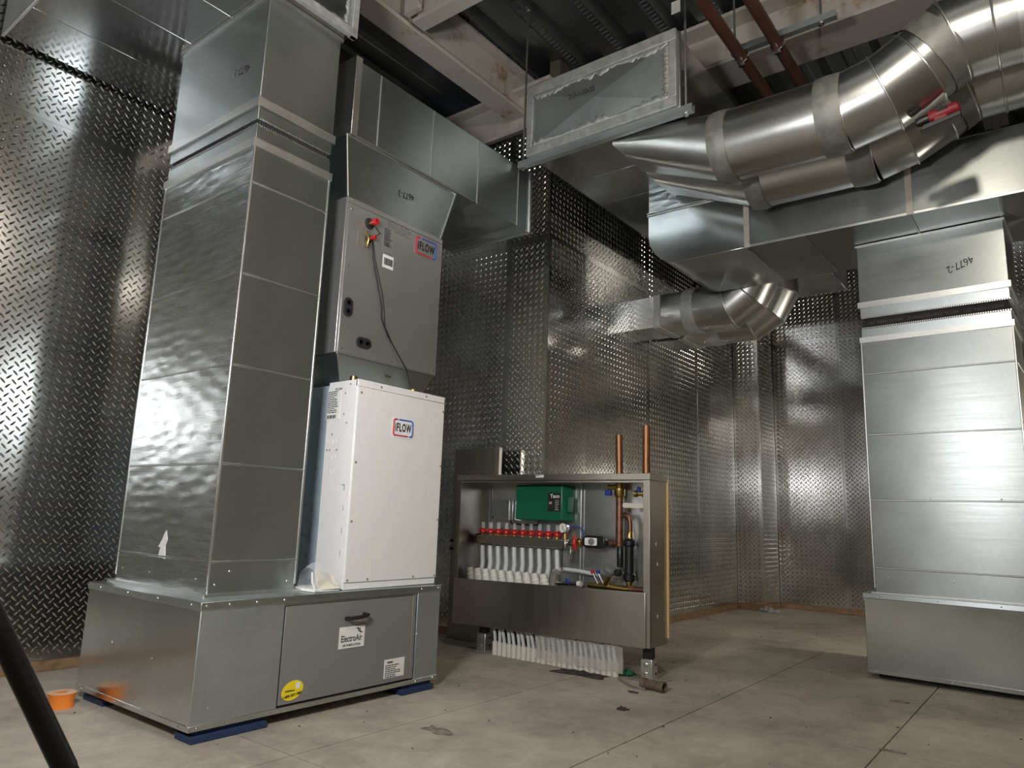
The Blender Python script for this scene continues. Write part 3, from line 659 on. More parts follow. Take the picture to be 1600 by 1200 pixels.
smear(t, lambda u: ((tx0 - .0065, ty0 + .06 + 1.15 * u, tz1 - .05), (tx0 - .0085, ty0 + .06 + 1.15 * u, tz1 - .075 - random.uniform(0, .05) * abs(math.sin(9 * u)))))
smear(t, lambda u: ((tx0 - .0065, ty0 + .06 + 1.15 * u, tz0 + .07), (tx0 - .0085, ty0 + .06 + 1.15 * u, tz0 + .09 + random.uniform(0, .05) * abs(math.sin(7 * u + 1)))))
smear(t, lambda u: ((tx0 - .0065, ty0 + .05, tz0 + .08 + .4 * u), (tx0 - .0085, ty0 + .08 + random.uniform(0, .03), tz0 + .08 + .4 * u)))
text('213-1-10x32', .062, 'ink', t, (tx0 - .0315, 2.65, 4.135), (0, -1, .0), (0, 0, 1), sx=.72)
def strut(name, label, x, y0, y1, z, rods, ztop, group=None):
    tt = thing(name, label, 'hanger', (x, (y0 + y1) / 2, z), group)
    w2 = .026; pr = [(x - w2, z), (x - w2, z + .05), (x - w2 + .012, z + .05), (x - w2 + .012, z + .044), (x - w2 + .006, z + .044), (x - w2 + .006, z + .006), (x + w2 - .006, z + .006), (x + w2 - .006, z + .044), (x + w2 - .012, z + .044), (x + w2 - .012, z + .05), (x + w2, z + .05), (x + w2, z)]
    MB().prism_y(pr, y0, y1).build('channel', 'galvanised_matte', tt, smooth=0)
    for y in rods:
        MB().tube([(x, y, z - .02), (x, y, ztop)], .0085, 8).build('threaded_rod', 'galvanised_dull', tt)
        MB().lathe((x, y, z - .018), (0, 0, 1), [(.018, 0), (.018, .016)], 6).build('nut', 'chrome', tt)
        MB().lathe((x, y, ztop - .03), (0, 0, 1), [(.02, 0), (.026, .03)], 8).build('deck_anchor', 'chrome', tt)
    return tt
strut('trapeze_hanger', 'galvanised strut hanger under the end of the overhead trunk', 4.19, 1.80, 3.265, 3.729, (1.852, 3.228), 5.16)

# boots from the trunk bottom to round pipes
def circ(cx, cz, r, y, n=32): return [(cx + r * math.cos(2 * PI * i / n), y, cz + r * math.sin(2 * PI * i / n)) for i in range(n)]
def boot(mb, rc, cc):           # rc: corner loop in the order of quadrants 0..3, cc: circle of 4k points starting at angle 0
    n = len(cc); k = n // 4; vs = list(rc) + list(cc); fs = []
    for qd in range(4):
        for i in range(k):
            fs.append((qd, 4 + (qd * k + i) % n, 4 + (qd * k + i + 1) % n))
        fs.append((qd, 4 + ((qd + 1) * k) % n, (qd + 1) % 4))
    mb.add(vs, fs); return mb
PR = .237; PZ = 3.543
def round_run(name, label, cx, ry, rx0, rx1, collar, mast, tool=False):
    t = thing(name, label, 'duct', (cx, .8, 3.3))
    rc = [(rx1, ry, 3.78), (rx0, ry, 3.78), (rx0, ry, 3.70), (rx1, ry, 3.70)]
    b = boot(MB(), rc, circ(cx, PZ, PR, collar + .01)); b.add(rc, [(0, 1, 2, 3)])
    b.build('boot', 'galvanised_bright', t, 'square to round sheet metal boot', smooth=28)
    MB().tube([(cx, collar + .03, PZ), (cx, mast - .04, PZ)], PR, 40).build('pipe', 'galvanised_round', t)
    def band(y0, y1, nm):
        ring = []
        for i in range(7):
            f = i / 6; ring.append((PR + .006 + .006 * math.sin(PI * f) + random.uniform(0, .002), f * (y0 - y1)))
        mb = MB(); mb.lathe((cx, y0, PZ), (0, -1, 0), ring, 40); mb.build(nm, 'mastic_grey', t, 'grey brushed mastic band', smooth=50)
    band(collar + .07, collar - .05, 'mastic_band'); band(mast + .12, mast - .03, 'mastic_band')
    path = [(mast, 3.543), (.69, 3.592), (.50, 3.687), (.33, 3.798), (.12, 3.806), (-.9, 3.81)]
    P = [(cx, y, z) for y, z in path]
    for i in range(5):
        seg = MB(); a, b_ = Vector(P[i]), Vector(P[i + 1])
        # full mitred sweep split into gores
        seg.tube(P[max(0, i - 1):i + 3], PR + .0005 * (i % 2), 40, cap=False)
        keep = seg.f[(1 if i else 0) * 40:((1 if i else 0) + 1) * 40]
        used = sorted({q for f in keep for q in f}); mp = {q: k for k, q in enumerate(used)}
        g = MB(); g.add([seg.v[q] for q in used], [tuple(mp[q] for q in f) for f in keep])
        g.build('elbow_gore' if i < 4 else 'pipe', 'galvanised_round', t, smooth=50)
    full = MB(); full.tube(P, PR + .004, 40, cap=False)
    for i in range(1, 5):
        ring = [full.v[i * 40 + j] for j in range(40)]
        bd = MB(); bd.tube(ring + ring[:2], .0065, 6, cap=False); bd.build('raised_bead', 'galvanised_bright', t)
    # second mastic band half way up the offset
    m2 = MB(); m2.tube([(cx, y, z) for y, z in ((.455, 3.716), (.40, 3.752), (.345, 3.788))], PR + .008, 40, cap=False); m2.build('mastic_band', 'mastic_grey', t)
    m3 = MB(); m3.tube([(cx, .01, 3.806), (cx, -.02, 3.806)], PR + .010, 40, cap=False); m3.build('raised_bead', 'galvanised_bright', t)
    return t
round_run('round_duct', 'front round galvanised duct with gored offset, nearest the camera', 4.452, 2.446, 4.234, 4.73, 1.66, .93)
round_run('round_duct', 'rear round galvanised duct running beneath the front round duct', 4.975, 2.442, 4.762, 5.20, 1.62, .88)

# cordless tool resting between the round pipes
t = thing('cordless_tool', 'red and black cordless tool stuck under the front round duct', 'tool', (4.47, .43, 3.28))
ax = Vector((.05, -.97, .19)).normalized(); o0 = Vector((4.47, .545, 3.352))
MB().lathe(o0, ax, [(.012, 0), (.026, .006), (.031, .03), (.030, .07)], 16).build('nose', 'black_plastic', t, 'black rubber nose')
MB().lathe(o0 + ax * .07, ax, [(.034, 0), (.038, .01), (.039, .11), (.036, .15), (.026, .16)], 16).build('body', 'red_tool', t, 'red plastic body', bev=0)
plate(o0 + ax * .145 + Vector((-.037, 0, .010)), (0, -.98, .19), (0, .19, .98), .055, .022, .003).build('badge', 'black_rubber', t)
fw2 = o0 + ax * .135 - Vector((0, 0, .058))
MB().loft([tuple(fw2 + ax * a + Vector((b, 0, c_))) for a, b, c_ in ((-.11, -.035, -.012), (-.11, .035, -.012), (-.09, .035, .018), (-.09, -.035, .018))],
          [tuple(fw2 + ax * a + Vector((b, 0, c_))) for a, b, c_ in ((.10, -.035, -.012), (.10, .035, -.012), (.10, .035, .018), (.10, -.035, .018))]).build('battery', 'black_plastic', t, 'black battery foot', bev=.004)
MB().box(4.445, 4.495, .38, .45, 3.315, 3.36).build('grip', 'red_tool', t, bev=.006)

# far round ducts from the wall
def far_run(label, cx, x0, x1):
    t = thing('far_duct', label, 'duct', (cx, 2.7, 2.8))
    z0, z1, r, cz = 2.87, 3.185, .215, 3.045
    MB().box(x0, x1, 3.06, 3.378, z0, z1).build('wall_sleeve', 'galvanised_smooth', t, bev=.003)
    MB().box(x0 - .01, x1 + .01, 3.03, 3.10, z0 - .01, z1 + .01).build('joint_band', 'mastic', t, bev=.003)
    rc = [(x1, 3.04, z1), (x0, 3.04, z1), (x0, 3.04, z0), (x1, 3.04, z0)]
    boot(MB(), rc, circ(cx, cz, r, 2.80)).build('boot', 'galvanised_bright', t, smooth=28)
    MB().lathe((cx, 2.83, cz), (0, -1, 0), [(r + .008, 0), (r + .014, .06), (r + .008, .12)], 36).build('mastic_band', 'mastic', t)
    R = .34; Q = R / math.cos(PI / 12); y0 = 2.50
    pts = [(cx, 2.72, cz), (cx, y0, cz)] and [(cx, 2.72, cz)] + [(cx, y0 - Q * math.sin(math.radians(a)), cz + R - Q * math.cos(math.radians(a))) for a in (15, 45, 75)] + [(cx, y0 - R, 3.782)]
    full = MB(); full.tube(pts, r, 36, cap=False)
    for i in range(4):
        keep = full.f[i * 36:(i + 1) * 36]; used = sorted({q for f in keep for q in f}); mp = {q: k for k, q in enumerate(used)}
        g = MB(); g.add([full.v[q] for q in used], [tuple(mp[q] for q in f) for f in keep]); g.build('elbow_gore', 'galvanised_round', t, smooth=50)
    for i in (1, 2, 3):
        ring = [full.v[i * 36 + j] for j in range(36)]; MB().tube(ring + ring[:2], .007, 6, cap=False).build('raised_bead', 'galvanised_bright', t)
far_run('short round elbow duct out of the rear wall, nearer one', 6.42, 6.20, 6.64)
far_run('short round elbow duct out of the rear wall, farther one', 6.98, 6.76, 7.20)

# sprinkler pipes, hangers
for lab, y in (('left brown sprinkler pipe overhead on strut', 1.66), ('right brown sprinkler pipe overhead on strut', 1.40)):
    tag(MB().tube([(1.0, y, 4.40), (9.3, y, 4.40)], .042, 16).build('sprinkler_pipe', 'sprinkler_pipe'), lab, 'pipe', 'brown sprinkler pipes')
tt = strut('trapeze_hanger', 'strut hanger carrying the two brown sprinkler pipes', 4.76, 1.0, 1.74, 4.445, (1.10, 1.66 + .05), 5.16)
for y in (1.66, 1.40):
    MB().tube([(4.75, y + .048 * math.cos(a), 4.40 + .048 * math.sin(a)) for a in np.linspace(PI * .85, PI * 2.15, 14)], .006, 6).build('pipe_clamp', 'chrome', tt)
    MB().box(4.74, 4.76, y - .022, y + .022, 4.325, 4.352).build('clamp_bolt', 'chrome', tt)
tg = MB().box(4.396, 4.40, 1.98, 2.05, 4.70, 4.80); tag(tg.build('paper_tag', 'paper'), 'white paper tag hanging at the top by the deck', 'tag')

# ------------------------------------------------------------------ manifold cabinet
a_m = .0162; TM = rotframe(a_m, 4.341, 2.2013); Lm, Dm, m0, m1 = 1.669, .2565, .211, 1.3185
t = thing('manifold_cabinet', 'open stainless steel cabinet on legs holding heating pipes', 'cabinet', (4.46, 3.03, m0))
MB(TM).box(.235, .2465, .01, Lm - .01, m0 + .02, m1 - .03).build('back_panel', 'galvanised_bright', t)
MB(TM).box(.229, .2352, .64, .66, m0 + .3, m1 - .04).build('back_seam', 'galvanised_dull', t)
MB(TM).box(.228, .2352, .668, .674, m0 + .3, m1 - .04).build('back_seam', 'galvanised_bright', t)
MB(TM).box(0, Dm, 0, .014, m0, m1 - .04).build('side_panel', 'stainless', t, bev=.003)
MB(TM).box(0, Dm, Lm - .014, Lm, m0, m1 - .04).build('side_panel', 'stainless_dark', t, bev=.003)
MB(TM).box(-.002, .012, 0, .048, m0, m1 - .04).build('front_stile', 'stainless', t, bev=.002)
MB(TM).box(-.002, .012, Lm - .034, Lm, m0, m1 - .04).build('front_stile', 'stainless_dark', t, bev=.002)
MB(TM).box(-.012, Dm + .004, -.006, Lm + .006, m1 - .044, m1).build('lid', 'stainless', t, bev=.003)
MB(TM).box(.0, .012, .048, Lm - .034, m1 - .062, m1 - .046).build('top_rail', 'stainless', t, bev=.002)
MB(TM).prism_x([(.026, m0 - .002), (Lm - .012, m0 - .02), (Lm - .012, .525), (.026, .552)], -.016, -.004).build('lower_front_panel', 'stainless', t, bev=.003)
MB(TM).box(.0, Dm, .014, Lm - .014, m0, m0 + .008).build('floor_pan', 'stainless_dark', t)
MB(TM).box(Dm, Dm + .014, -.012, .02, m0 + .24 - .2, m1 - .03).build('plywood_edge', 'plywood_edge', t, 'pale plywood edge at the back')
lb = plate(TM((-.0125, .875, m1 - .015)), UY, UZ, .07, .02, .001).build('lid_sticker', 'paper', t)
fine_print(lb, TM((-.0135, .875, m1 - .012)), UY, UZ, .055, .008, 1, 'ink')
for y, z in ((.0, .86), (.0, .73), (.0, .40)):
    plate(TM((.09 + .02 * (z < .8), -.0005, z)), UX, UZ, .007, .022, .002, .003).build('slot_hole', 'paper', t)
for ly, big in ((.055, 1), (1.42, 0)):
    MB(TM).box(.065, .125, ly - .03, ly + .03, .10, m0 + .01).build('leg_post', 'black_plastic', t, 'black leg post', bev=.004)
    br = MB(TM).box(.055, .135, ly - .042, ly + .04, .006, .135).build('leg_bracket', 'galvanised_bright', t, 'galvanised leg bracket with bolts', bev=.004)
    for z in (.045, .10):
        MB().lathe(TM((.055, ly, z)), (-1, 0, 0), [(.016, 0), (.014, .006), (.006, .010)], 10).build('bolt', 'chrome', br)
        MB().lathe(TM((.11, ly - .042, z)), (0, -1, 0), [(.009, 0), (.009, .002)], 10).build('hole', 'ink', br)
    MB(TM).box(-.02, .20, ly - .11, ly + .10, 0, .007).build('foot_plate', 'steel_plate', t, bev=.002)

dk = thing('cabinet_door', 'tall stainless door panel propped behind the manifold cabinet', 'panel', (4.64, 3.94, 0))
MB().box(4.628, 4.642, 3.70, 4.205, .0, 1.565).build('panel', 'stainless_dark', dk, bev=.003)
MB().box(4.606, 4.642, 3.695, 3.745, .0, 1.565).build('folded_edge', 'stainless', dk, bev=.003)
for z in (.79, .725): MB().lathe((4.628, 4.19, z), (-1, 0, 0), [(.012, 0), (.012, .018), (.008, .022)], 12).build('lock', 'black_plastic', dk)

# heating manifold with flow meters
g = thing('heating_manifold', 'stainless manifold bar with a row of red-capped flow meters', 'manifold', (4.52, 3.37, .77))
MB().box(4.485, 4.550, 2.95, 3.805, .788, .855).build('bar', 'stainless', g, bev=.008)
MB().box(4.50, 4.54, 3.805, 3.825, .79, .865).build('end_bracket', 'black_plastic', g, bev=.003)
MB().lathe((4.52, 2.95, .826), (0, -1, 0), [(.024, 0), (.024, .02), (.033, .02), (.033, .045), (.022, .05), (.022, .075)], 12).build('union_nut', 'chrome', g)
yy = [3.762 - .0796 * i for i in range(10)]
for i, y in enumerate(yy):
    m = MB().lathe((4.515, y, .853), (0, 0, 1), [(.015, 0), (.015, .016)], 8).build('flow_meter', 'brass', g)
    MB().lathe((4.515, y, .869), (0, 0, 1), [(.022, 0), (.030, .010), (.029, .026), (.017, .040)], 12).build('red_cap', 'red_plastic', m)
    MB().lathe((4.515, y, .909), (0, 0, 1), [(.014, 0), (.014, .046), (.011, .048)], 10).build('sight_tube', 'clear_tube', m)
    MB().lathe((4.515, y, .765), (0, 0, 1), [(.012, 0), (.018, .006), (.018, .018), (.011, .022), (.011, .036)], 8).build('outlet_nut', 'chrome', g)
for i, y in enumerate(yy):
    y2 = 3.758 - .0784 * i
    pts = [(4.515, y, .775), (4.512, y - .004, .72), (4.50, (y * .5 + y2 * .5) - .020, .65), (4.478, y2 - .028, .585), (4.45, y2 - .030, .50)]
    tag(MB().tube(pts, .0185, 12).build('heating_tube', 'pex'), f'{ORD[i]} white heating tube from the left under the manifold bar', 'pipe', 'white tubes under the manifold')
    ax_ = Vector((-.12, .16, 1)); b0 = Vector((4.43, y2 + .036, .53))
    s1 = MB().lathe(b0, ax_, [(.033, -.02), (.034, .008), (.031, .012), (.031, .018), (.033, .022), (.031, .032), (.028, .036), (.026, .074), (.014, .077)], 18)
    tag(s1.build('sleeve_cap', 'white_plastic', smooth=30), f'{ORD[i]} white capped sleeve from the left on the cabinet sill', 'pipe cap', 'white capped sleeves')

gb = thing('control_box', 'green relay control box with black label inside the cabinet', 'control box', (4.49, 3.17, .985))
MB().prism_z([(4.452, 2.972), (4.452, 3.392), (4.56, 3.44), (4.56, 2.93), (4.50, 2.937)], .987, 1.247).build('case', 'green_case', gb, bev=.008)
MB().box(4.47, 4.53, 2.918, 2.936, 1.05, 1.16).build('side_latch', 'green_case', gb, bev=.004)
lb = plate((4.4515, 3.035, 1.122), UY, UZ, .115, .135, .002).build('front_label', 'ink', gb, 'black label reading Taco')
text('Taco', .038, 'paper', lb, (4.449, 3.030, 1.165), UY, UZ, bold=.001, sx=1.1); fine_print(lb, (4.448, 3.062, 1.115), UY, UZ, .035, .02, 2, 'paper', fill=.4)
fine_print(lb, (4.448, 3.008, 1.10), UY, UZ, .035, .08, 6, 'paper', fill=.25)
jb = thing('junction_box', 'square galvanised junction box left of the green control box', 'electrical box', (4.53, 3.55, .979))
MB().box(4.50, 4.565, 3.455, 3.66, .979, 1.132).build('box', 'galvanised_bright', jb, bev=.004)
MB().box(4.493, 4.50, 3.487, 3.664, .975, 1.136).build('cover', 'galvanised', jb, bev=.003)
screws(jb, [(4.493, 3.50, 1.115), (4.493, 3.645, .995)], (-1, 0, 0), .008, 'ink')
cc = MB(); cc.tube([(4.53, 3.50, .979), (4.53, 3.49, .955), (4.53, 3.35, .948), (4.53, 3.24, .95), (4.53, 3.22, .985)], .006, 6)
tag(cc.build('flex_conduit', 'black_plastic'), 'short black cable looped under the green control box', 'cable')
for k, y in enumerate((3.745, 3.715)):
    tag(MB().tube([(4.555, y, .86), (4.555, y, 1.22)], .009, 8).build('metal_conduit', 'chrome'), ('left' if not k else 'right') + ' thin metal conduit in the left of the cabinet', 'conduit')
gg = thing('pressure_gauge', 'round white-faced pressure gauge at the end of the manifold bar', 'gauge', (4.49, 2.965, .86))
MB().lathe((4.50, 2.965, .938), (-1, 0, 0), [(.036, 0), (.038, .012), (.038, .034), (.033, .038), (.031, .034)], 24).build('case', 'chrome', gg)
MB().lathe((4.4658, 2.965, .938), (-1, 0, 0), [(.031, 0), (.031, .001)], 24).build('dial', 'paper', gg)
MB().tube([(4.4638, 2.955, .915), (4.4638, 2.970, .960)], .002, 5).build('needle', 'ink', gg)
MB().lathe((4.50, 2.965, .853), (0, 0, 1), [(.014, 0), (.014, .05)], 8).build('stem', 'brass', gg)
v = thing('ball_valve', 'red-handled ball valve right of the manifold bar', 'valve', (4.49, 2.86, .80))
MB().lathe((4.52, 2.895, .838), (0, -1, 0), [(.022, 0), (.030, .01), (.030, .05), (.022, .06)], 12).build('body', 'brass', v)
MB().tube([(4.47, 2.86, .885), (4.462, 2.862, .86), (4.462, 2.858, .82), (4.466, 2.855, .785)], [.010, .016, .016, .009], 10).build('handle', 'red_plastic', v, 'red lever')
MB().tube([(4.48, 2.90, .80), (4.47, 2.895, .76), (4.47, 2.905, .72)], .010, 8).build('drain', 'chrome', v)
MB().tube([(4.47, 2.965, .80), (4.45, 2.955, .75), (4.445, 2.955, .64)], .005, 6).build('black_lever', 'black_plastic', v)
pu = thing('circulator_pump', 'black capsule-shaped circulator pump with silver face', 'pump', (4.47, 2.70, .80))
plate((4.50, 2.695, .850), UY, UZ, .195, .086, .055, .042, 8).build('body', 'black_plastic', pu, bev=.010)
plate((4.444, 2.712, .852), UY, UZ, .100, .052, .003, .010).build('face_plate', 'logo_back', pu, 'silver face plate')
MB().lathe((4.441, 2.706, .852), (-1, 0, 0), [(.024, 0), (.022, .008), (.010, .010)], 18).build('dial', 'grey_plastic', pu)
MB().lathe((4.52, 2.60, .846), (0, -1, 0), [(.026, 0), (.026, .03), (.020, .035), (.020, .10)], 14).build('pipe_stub', 'copper_aged', pu)
tag(MB().tube([(4.50, 2.93, .945), (4.50, 2.87, .95), (4.495, 2.82, .94), (4.49, 2.80, .91), (4.49, 2.80, .885)], .0045, 6).build('gauge_line', 'blue_plastic'), 'thin blue line from gauge to pump', 'wire')
cr = thing('copper_riser', 'upright copper pipe with brass valve, leaving through the cabinet lid', 'pipe', (4.50, 2.51, .80))
MB().tube([(4.50, 2.515, .83), (4.50, 2.515, 1.16)], .0265, 16).build('lower_pipe', 'copper_aged', cr)
MB().lathe((4.50, 2.515, 1.16), (0, 0, 1), [(.026, 0), (.032, .01), (.038, .02), (.038, .065), (.028, .072), (.028, .10)], 14).build('brass_union', 'brass', cr)
MB().tube([(4.50, 2.516, 1.26), (4.50, 2.524, 1.603)], .0255, 18).build('upper_pipe', 'copper', cr)
MB().tube([(4.50, 2.50, 1.235), (4.49, 2.57, 1.235), (4.485, 2.60, 1.235)], .018, 10).build('drain_valve', 'brass', cr)
MB().box(4.47, 4.50, 2.575, 2.62, 1.175, 1.215).build('blue_handle', 'blue_plastic', cr, bev=.004)
MB().tube([(4.50, 2.51, 1.03), (4.495, 2.47, 1.045), (4.49, 2.435, 1.03), (4.488, 2.425, .98), (4.486, 2.425, .90)], .0175, 12).build('bypass_bend', 'copper_aged', cr)
MB().lathe((4.486, 2.425, .88), (0, 0, 1), [(.022, 0), (.022, .045), (.019, .05)], 10).build('bypass_fitting', 'brass', cr)
c2 = thing('copper_pipe', 'bright copper pipe at the right end of the cabinet lid', 'pipe', (4.50, 2.308, .60))
MB().tube([(4.50, 2.308, 1.30), (4.50, 2.308, 1.661)], .0275, 18).build('upper_pipe', 'copper', c2)
MB().tube([(4.505, 2.262, .56), (4.505, 2.262, 1.12)], .016, 12).build('return_pipe', 'copper_aged', c2)
MB().lathe((4.49, 2.40, 1.19), (0, -1, 0), [(.016, 0), (.024, .006), (.024, .03), (.016, .034), (.016, .06), (.022, .064), (.022, .10)], 10).build('brass_valve', 'brass', c2)
MB().tube([(4.48, 2.355, 1.20), (4.475, 2.352, 1.235)], .014, 10).build('blue_handle', 'blue_plastic', c2)
plate((4.45, 2.36, 1.108), UY, UZ, .20, .034, .012, .016).build('lever_handle', 'grey_plastic', c2, 'pale grey flat lever', bev=.002).active_material = MATS['sleeve_plastic']
sp = thing('air_separator', 'black cylindrical air separator beside the copper riser', 'valve', (4.47, 2.44, .62))
MB().lathe((4.478, 2.425, .60), (0, 0, 1), [(.030, 0), (.042, .01), (.042, .045), (.034, .055), (.032, .23), (.042, .24), (.042, .27), (.026, .285)], 18).build('body', 'black_plastic', sp)
MB().lathe((4.475, 2.495, .69), (0, 0, 1), [(.020, 0), (.024, .01), (.024, .13), (.018, .14)], 12).build('side_body', 'black_plastic', sp)
MB().lathe((4.45, 2.49, .655), (-1, 0, 0), [(.024, 0), (.024, .03), (.018, .036)], 12).build('side_cap', 'black_plastic', sp)
MB().lathe((4.478, 2.425, .53), (0, 0, 1), [(.020, 0), (.024, .005), (.024, .02), (.020, .025), (.022, .06), (.027, .064), (.027, .08)], 12).build('brass_fitting', 'brass', sp)
bv = thing('balancing_valve', 'bronze balancing valve with grey handwheel and coloured caps', 'valve', (4.47, 2.60, .55))
MB().tube([(4.47, 2.74, .556), (4.47, 2.40, .548)], .022, 12).build('body', 'brass', bv)
MB().tube([(4.465, 2.60, .565), (4.455, 2.578, .615), (4.45, 2.57, .64)], .022, 12).build('bonnet', 'brass', bv)
MB().lathe((4.45, 2.572, .63), (-.1, -.45, 1), [(.022, 0), (.046, .03), (.052, .05), (.050, .062), (.02, .068)], 16).build('handwheel', 'grey_plastic', bv)
for yq, m_ in ((2.70, 'red_plastic'), (2.655, 'blue_plastic')):
    MB().tube([(4.465, yq - .04, .565), (4.455, yq, .64)], .010, 8).build('test_port', 'chrome', bv)
    MB().lathe((4.455, yq, .635), (0, .1, 1), [(.014, 0), (.015, .02), (.010, .024)], 10).build('port_cap', m_, bv)
MB().tube([(4.47, 2.42, .55), (4.47, 2.25, .555)], .022, 12).build('tail_pipe', 'copper_aged', bv)
tag(MB().tube([(4.50, 3.06, .62), (4.50, 2.98, .645), (4.50, 2.85, .64), (4.50, 2.66, .622)], .014, 10).build('cross_tube', 'pex'), 'white tube lying level behind the balancing valve', 'pipe')
en = thing('drain_fittings', 'small chrome fittings with blue tap on the cabinet sill', 'valve', (4.45, 2.9, .53))
MB().tube([(4.45, 3.03, .53), (4.45, 3.02, .60), (4.45, 2.99, .625)], .026, 12).build('elbow', 'steel_plate', en)
MB().tube([(4.45, 3.0, .545), (4.45, 2.82, .555)], .013, 10).build('pipe', 'chrome', en)
MB().box(4.43, 4.455, 2.885, 2.91, .55, .585).build('blue_tap', 'blue_plastic', en, bev=.004)
MB().lathe((4.45, 2.82, .556), (0, -1, 0), [(.020, 0), (.020, .03)], 12).build('white_nut', 'white_plastic', en)

# row of sleeves and tubes in the slab below the cabinet
NS = 24
for i in range(NS):
    f_ = i / (NS - 1); x = 4.378 + .004 * math.sin(3 * i); y = 3.485 - 1.015 * f_
    sl = MB().lathe((x, y, 0), (0, 0, 1), [(.0225, 0), (.0225, .088 + .006 * random.random()), (.018, .088), (.018, .05)], 12)
    tag(sl.build('floor_sleeve', 'sleeve_plastic'), f'{ORD[i]} white floor sleeve from the left under the cabinet', 'pipe sleeve', 'white floor sleeves')
    ln = random.uniform(.0, .03)
    tag(MB().tube([(x, y, .05), (x + .002, y + .004, .10), (x + .01, y + .012 + ln * .4, .15), (x + .015, y + .020 + ln, .205)], .0125, 8).build('floor_tube', 'pex'),
        f'{ORD[i]} grey heating tube from the left rising from the slab', 'pipe', 'grey floor heating tubes')
fm = MB(); fm.grid(lambda u, v_: (4.348 + .004 * math.sin(31 * u + 5 * v_) + .004 * math.sin(57 * u), 3.10 - .70 * u, .03 + .165 * v_ + .004 * math.sin(23 * u)), 40, 6)
tag(fm.build('plastic_film', 'plastic_film'), 'clear plastic film hanging over the right half of the floor tubes', 'plastic sheet')

# ------------------------------------------------------------------ small things on floor and base
def crumple(name, mat, c, rx, ry, h, label, cat, seed, nu=9, group=None):
    rnd = random.Random(seed); ph = [rnd.uniform(0, 6) for _ in range(6)]
    def fn(u, v_):
        a, b = u * 2 - 1, v_ * 2 - 1
        rr = 1 + .25 * math.sin(3 * a + ph[0]) * math.sin(4 * b + ph[1])
        z = h * (.5 + .5 * math.sin(5 * a + ph[2]) * math.sin(6 * b + ph[3])) * (1 - .7 * max(abs(a), abs(b))) + .002
        return (c[0] + a * rx * rr + .3 * rx * b * math.sin(ph[4]), c[1] + b * ry * rr, c[2] + z)
    m = MB(); m.grid(fn, nu, nu); o = m.build(name, mat, smooth=50, solid=.003)
    return tag(o, label, cat, group)
crumple('green_rag', 'green_rag', (4.45, 2.425, 0), .035, .045, .075, 'crumpled green rag beside the white floor sleeves', 'rag', 3)
crumple('floor_scrap', 'debris', (4.25, 2.66, 0), .05, .17, .035, 'dark strip of debris in front of the floor sleeves', 'debris', 5)
crumple('floor_scrap', 'cardboard', (2.68, 2.46, 0), .035, .075, .012, 'torn grey scrap lying on the slab in the foreground', 'debris', 8)
crumple('floor_scrap', 'debris', (3.66, 2.02, 0), .022, .026, .028, 'small dark clump on the slab ahead of the cabinet leg', 'debris', 9)
crumple('floor_scrap', 'cardboard', (5.03, .915, 0), .02, .045, .012, 'curled brown strip on the slab near the right base', 'debris', 11)
crumple('floor_scrap', 'cardboard', (3.91, .75, 0), .012, .05, .010, 'thin brown sliver on the slab at lower right', 'debris', 12)
crumple('floor_scrap', 'debris', (4.06, 2.17, 0), .014, .035, .010, 'dark flake in front of the rusty pipe stub', 'debris', 14)
crumple('floor_scrap', 'debris', (4.45, 3.68, 0), .012, .11, .008, 'thin dark batten on the floor by the left cabinet leg', 'debris', 15)
mixed = MB(); rr = random.Random(4)
for i in range(170):
    x, y, s_ = rr.uniform(1.6, 7.5), rr.uniform(.3, 4.6), rr.uniform(.003, .010)
    if 1.7 < x < 3.35 and y > 3.0: continue
    a = rr.uniform(0, 3); mixed.add([(x + s_ * math.cos(a), y + s_ * math.sin(a), .001), (x - s_ * math.sin(a) * .5, y + s_ * math.cos(a) * .5, .001), (x - s_ * math.cos(a), y - s_ * math.sin(a), .001), (x + s_ * .3, y, .001 + s_ * .6)], [(0, 1, 3), (1, 2, 3), (2, 0, 3)])
g_ = mixed.build('floor_grit', 'debris', smooth=0); tag(g_, 'scattered dark crumbs and grit on the concrete floor', 'grit'); g_['kind'] = 'stuff'
ps = MB().lathe((4.20, 2.185, .032), (-.1, -1, 0), [(.032, 0), (.032, .035), (.028, .037), (.028, .13), (.032, .132), (.032, .16), (.024, .16), (.022, .10)], 18)
tag(ps.build('pipe_stub', 'rust_pipe'), 'short rusty threaded pipe stub lying by the cabinet leg', 'pipe')
tag(MB().tube([(4.30, 2.40, .008), (4.17, 2.24, .008), (4.16, 2.14, .008)], .007, 6).build('bent_wire', 'cardboard'), 'thin bent rod on the floor behind the rusty pipe stub', 'rod')
tr = thing('tape_roll', 'bright orange roll of tape lying on the floor at left', 'tape', (1.66, 4.06, 0))
MB().lathe((1.66, 4.06, 0), (0, 0, 1), [(.058, 0), (.058, .052), (.066, .070), (.054, .071)], 28).build('roll', 'orange_tape', tr)
MB().lathe((1.66, 4.06, .068), (0, 0, 1), [(.064, 0), (.064, .0035), (.024, .0035), (.024, -.01)], 28).build('roll_face', 'orange_tape_core', tr)
crumple('corner_plastic', 'bag_film', (8.88, 2.95, 0), .05, .13, .10, 'clump of clear plastic at the far wall corner', 'plastic', 21)
bg = thing('document_bag', 'clear plastic bag of papers beside the white heater', 'bag', (2.48, 3.16, .589))
MB().add([(2.42, 3.10, .60), (2.555, 3.085, .605), (2.545, 3.14, .665), (2.435, 3.15, .70)], [(0, 1, 2, 3)]).build('paper_sheet', 'paper_cream', bg, smooth=0, solid=.004)
MB().box(2.40, 2.56, 3.10, 3.30, .589, .603).build('booklet', 'paper', bg, bev=.003)
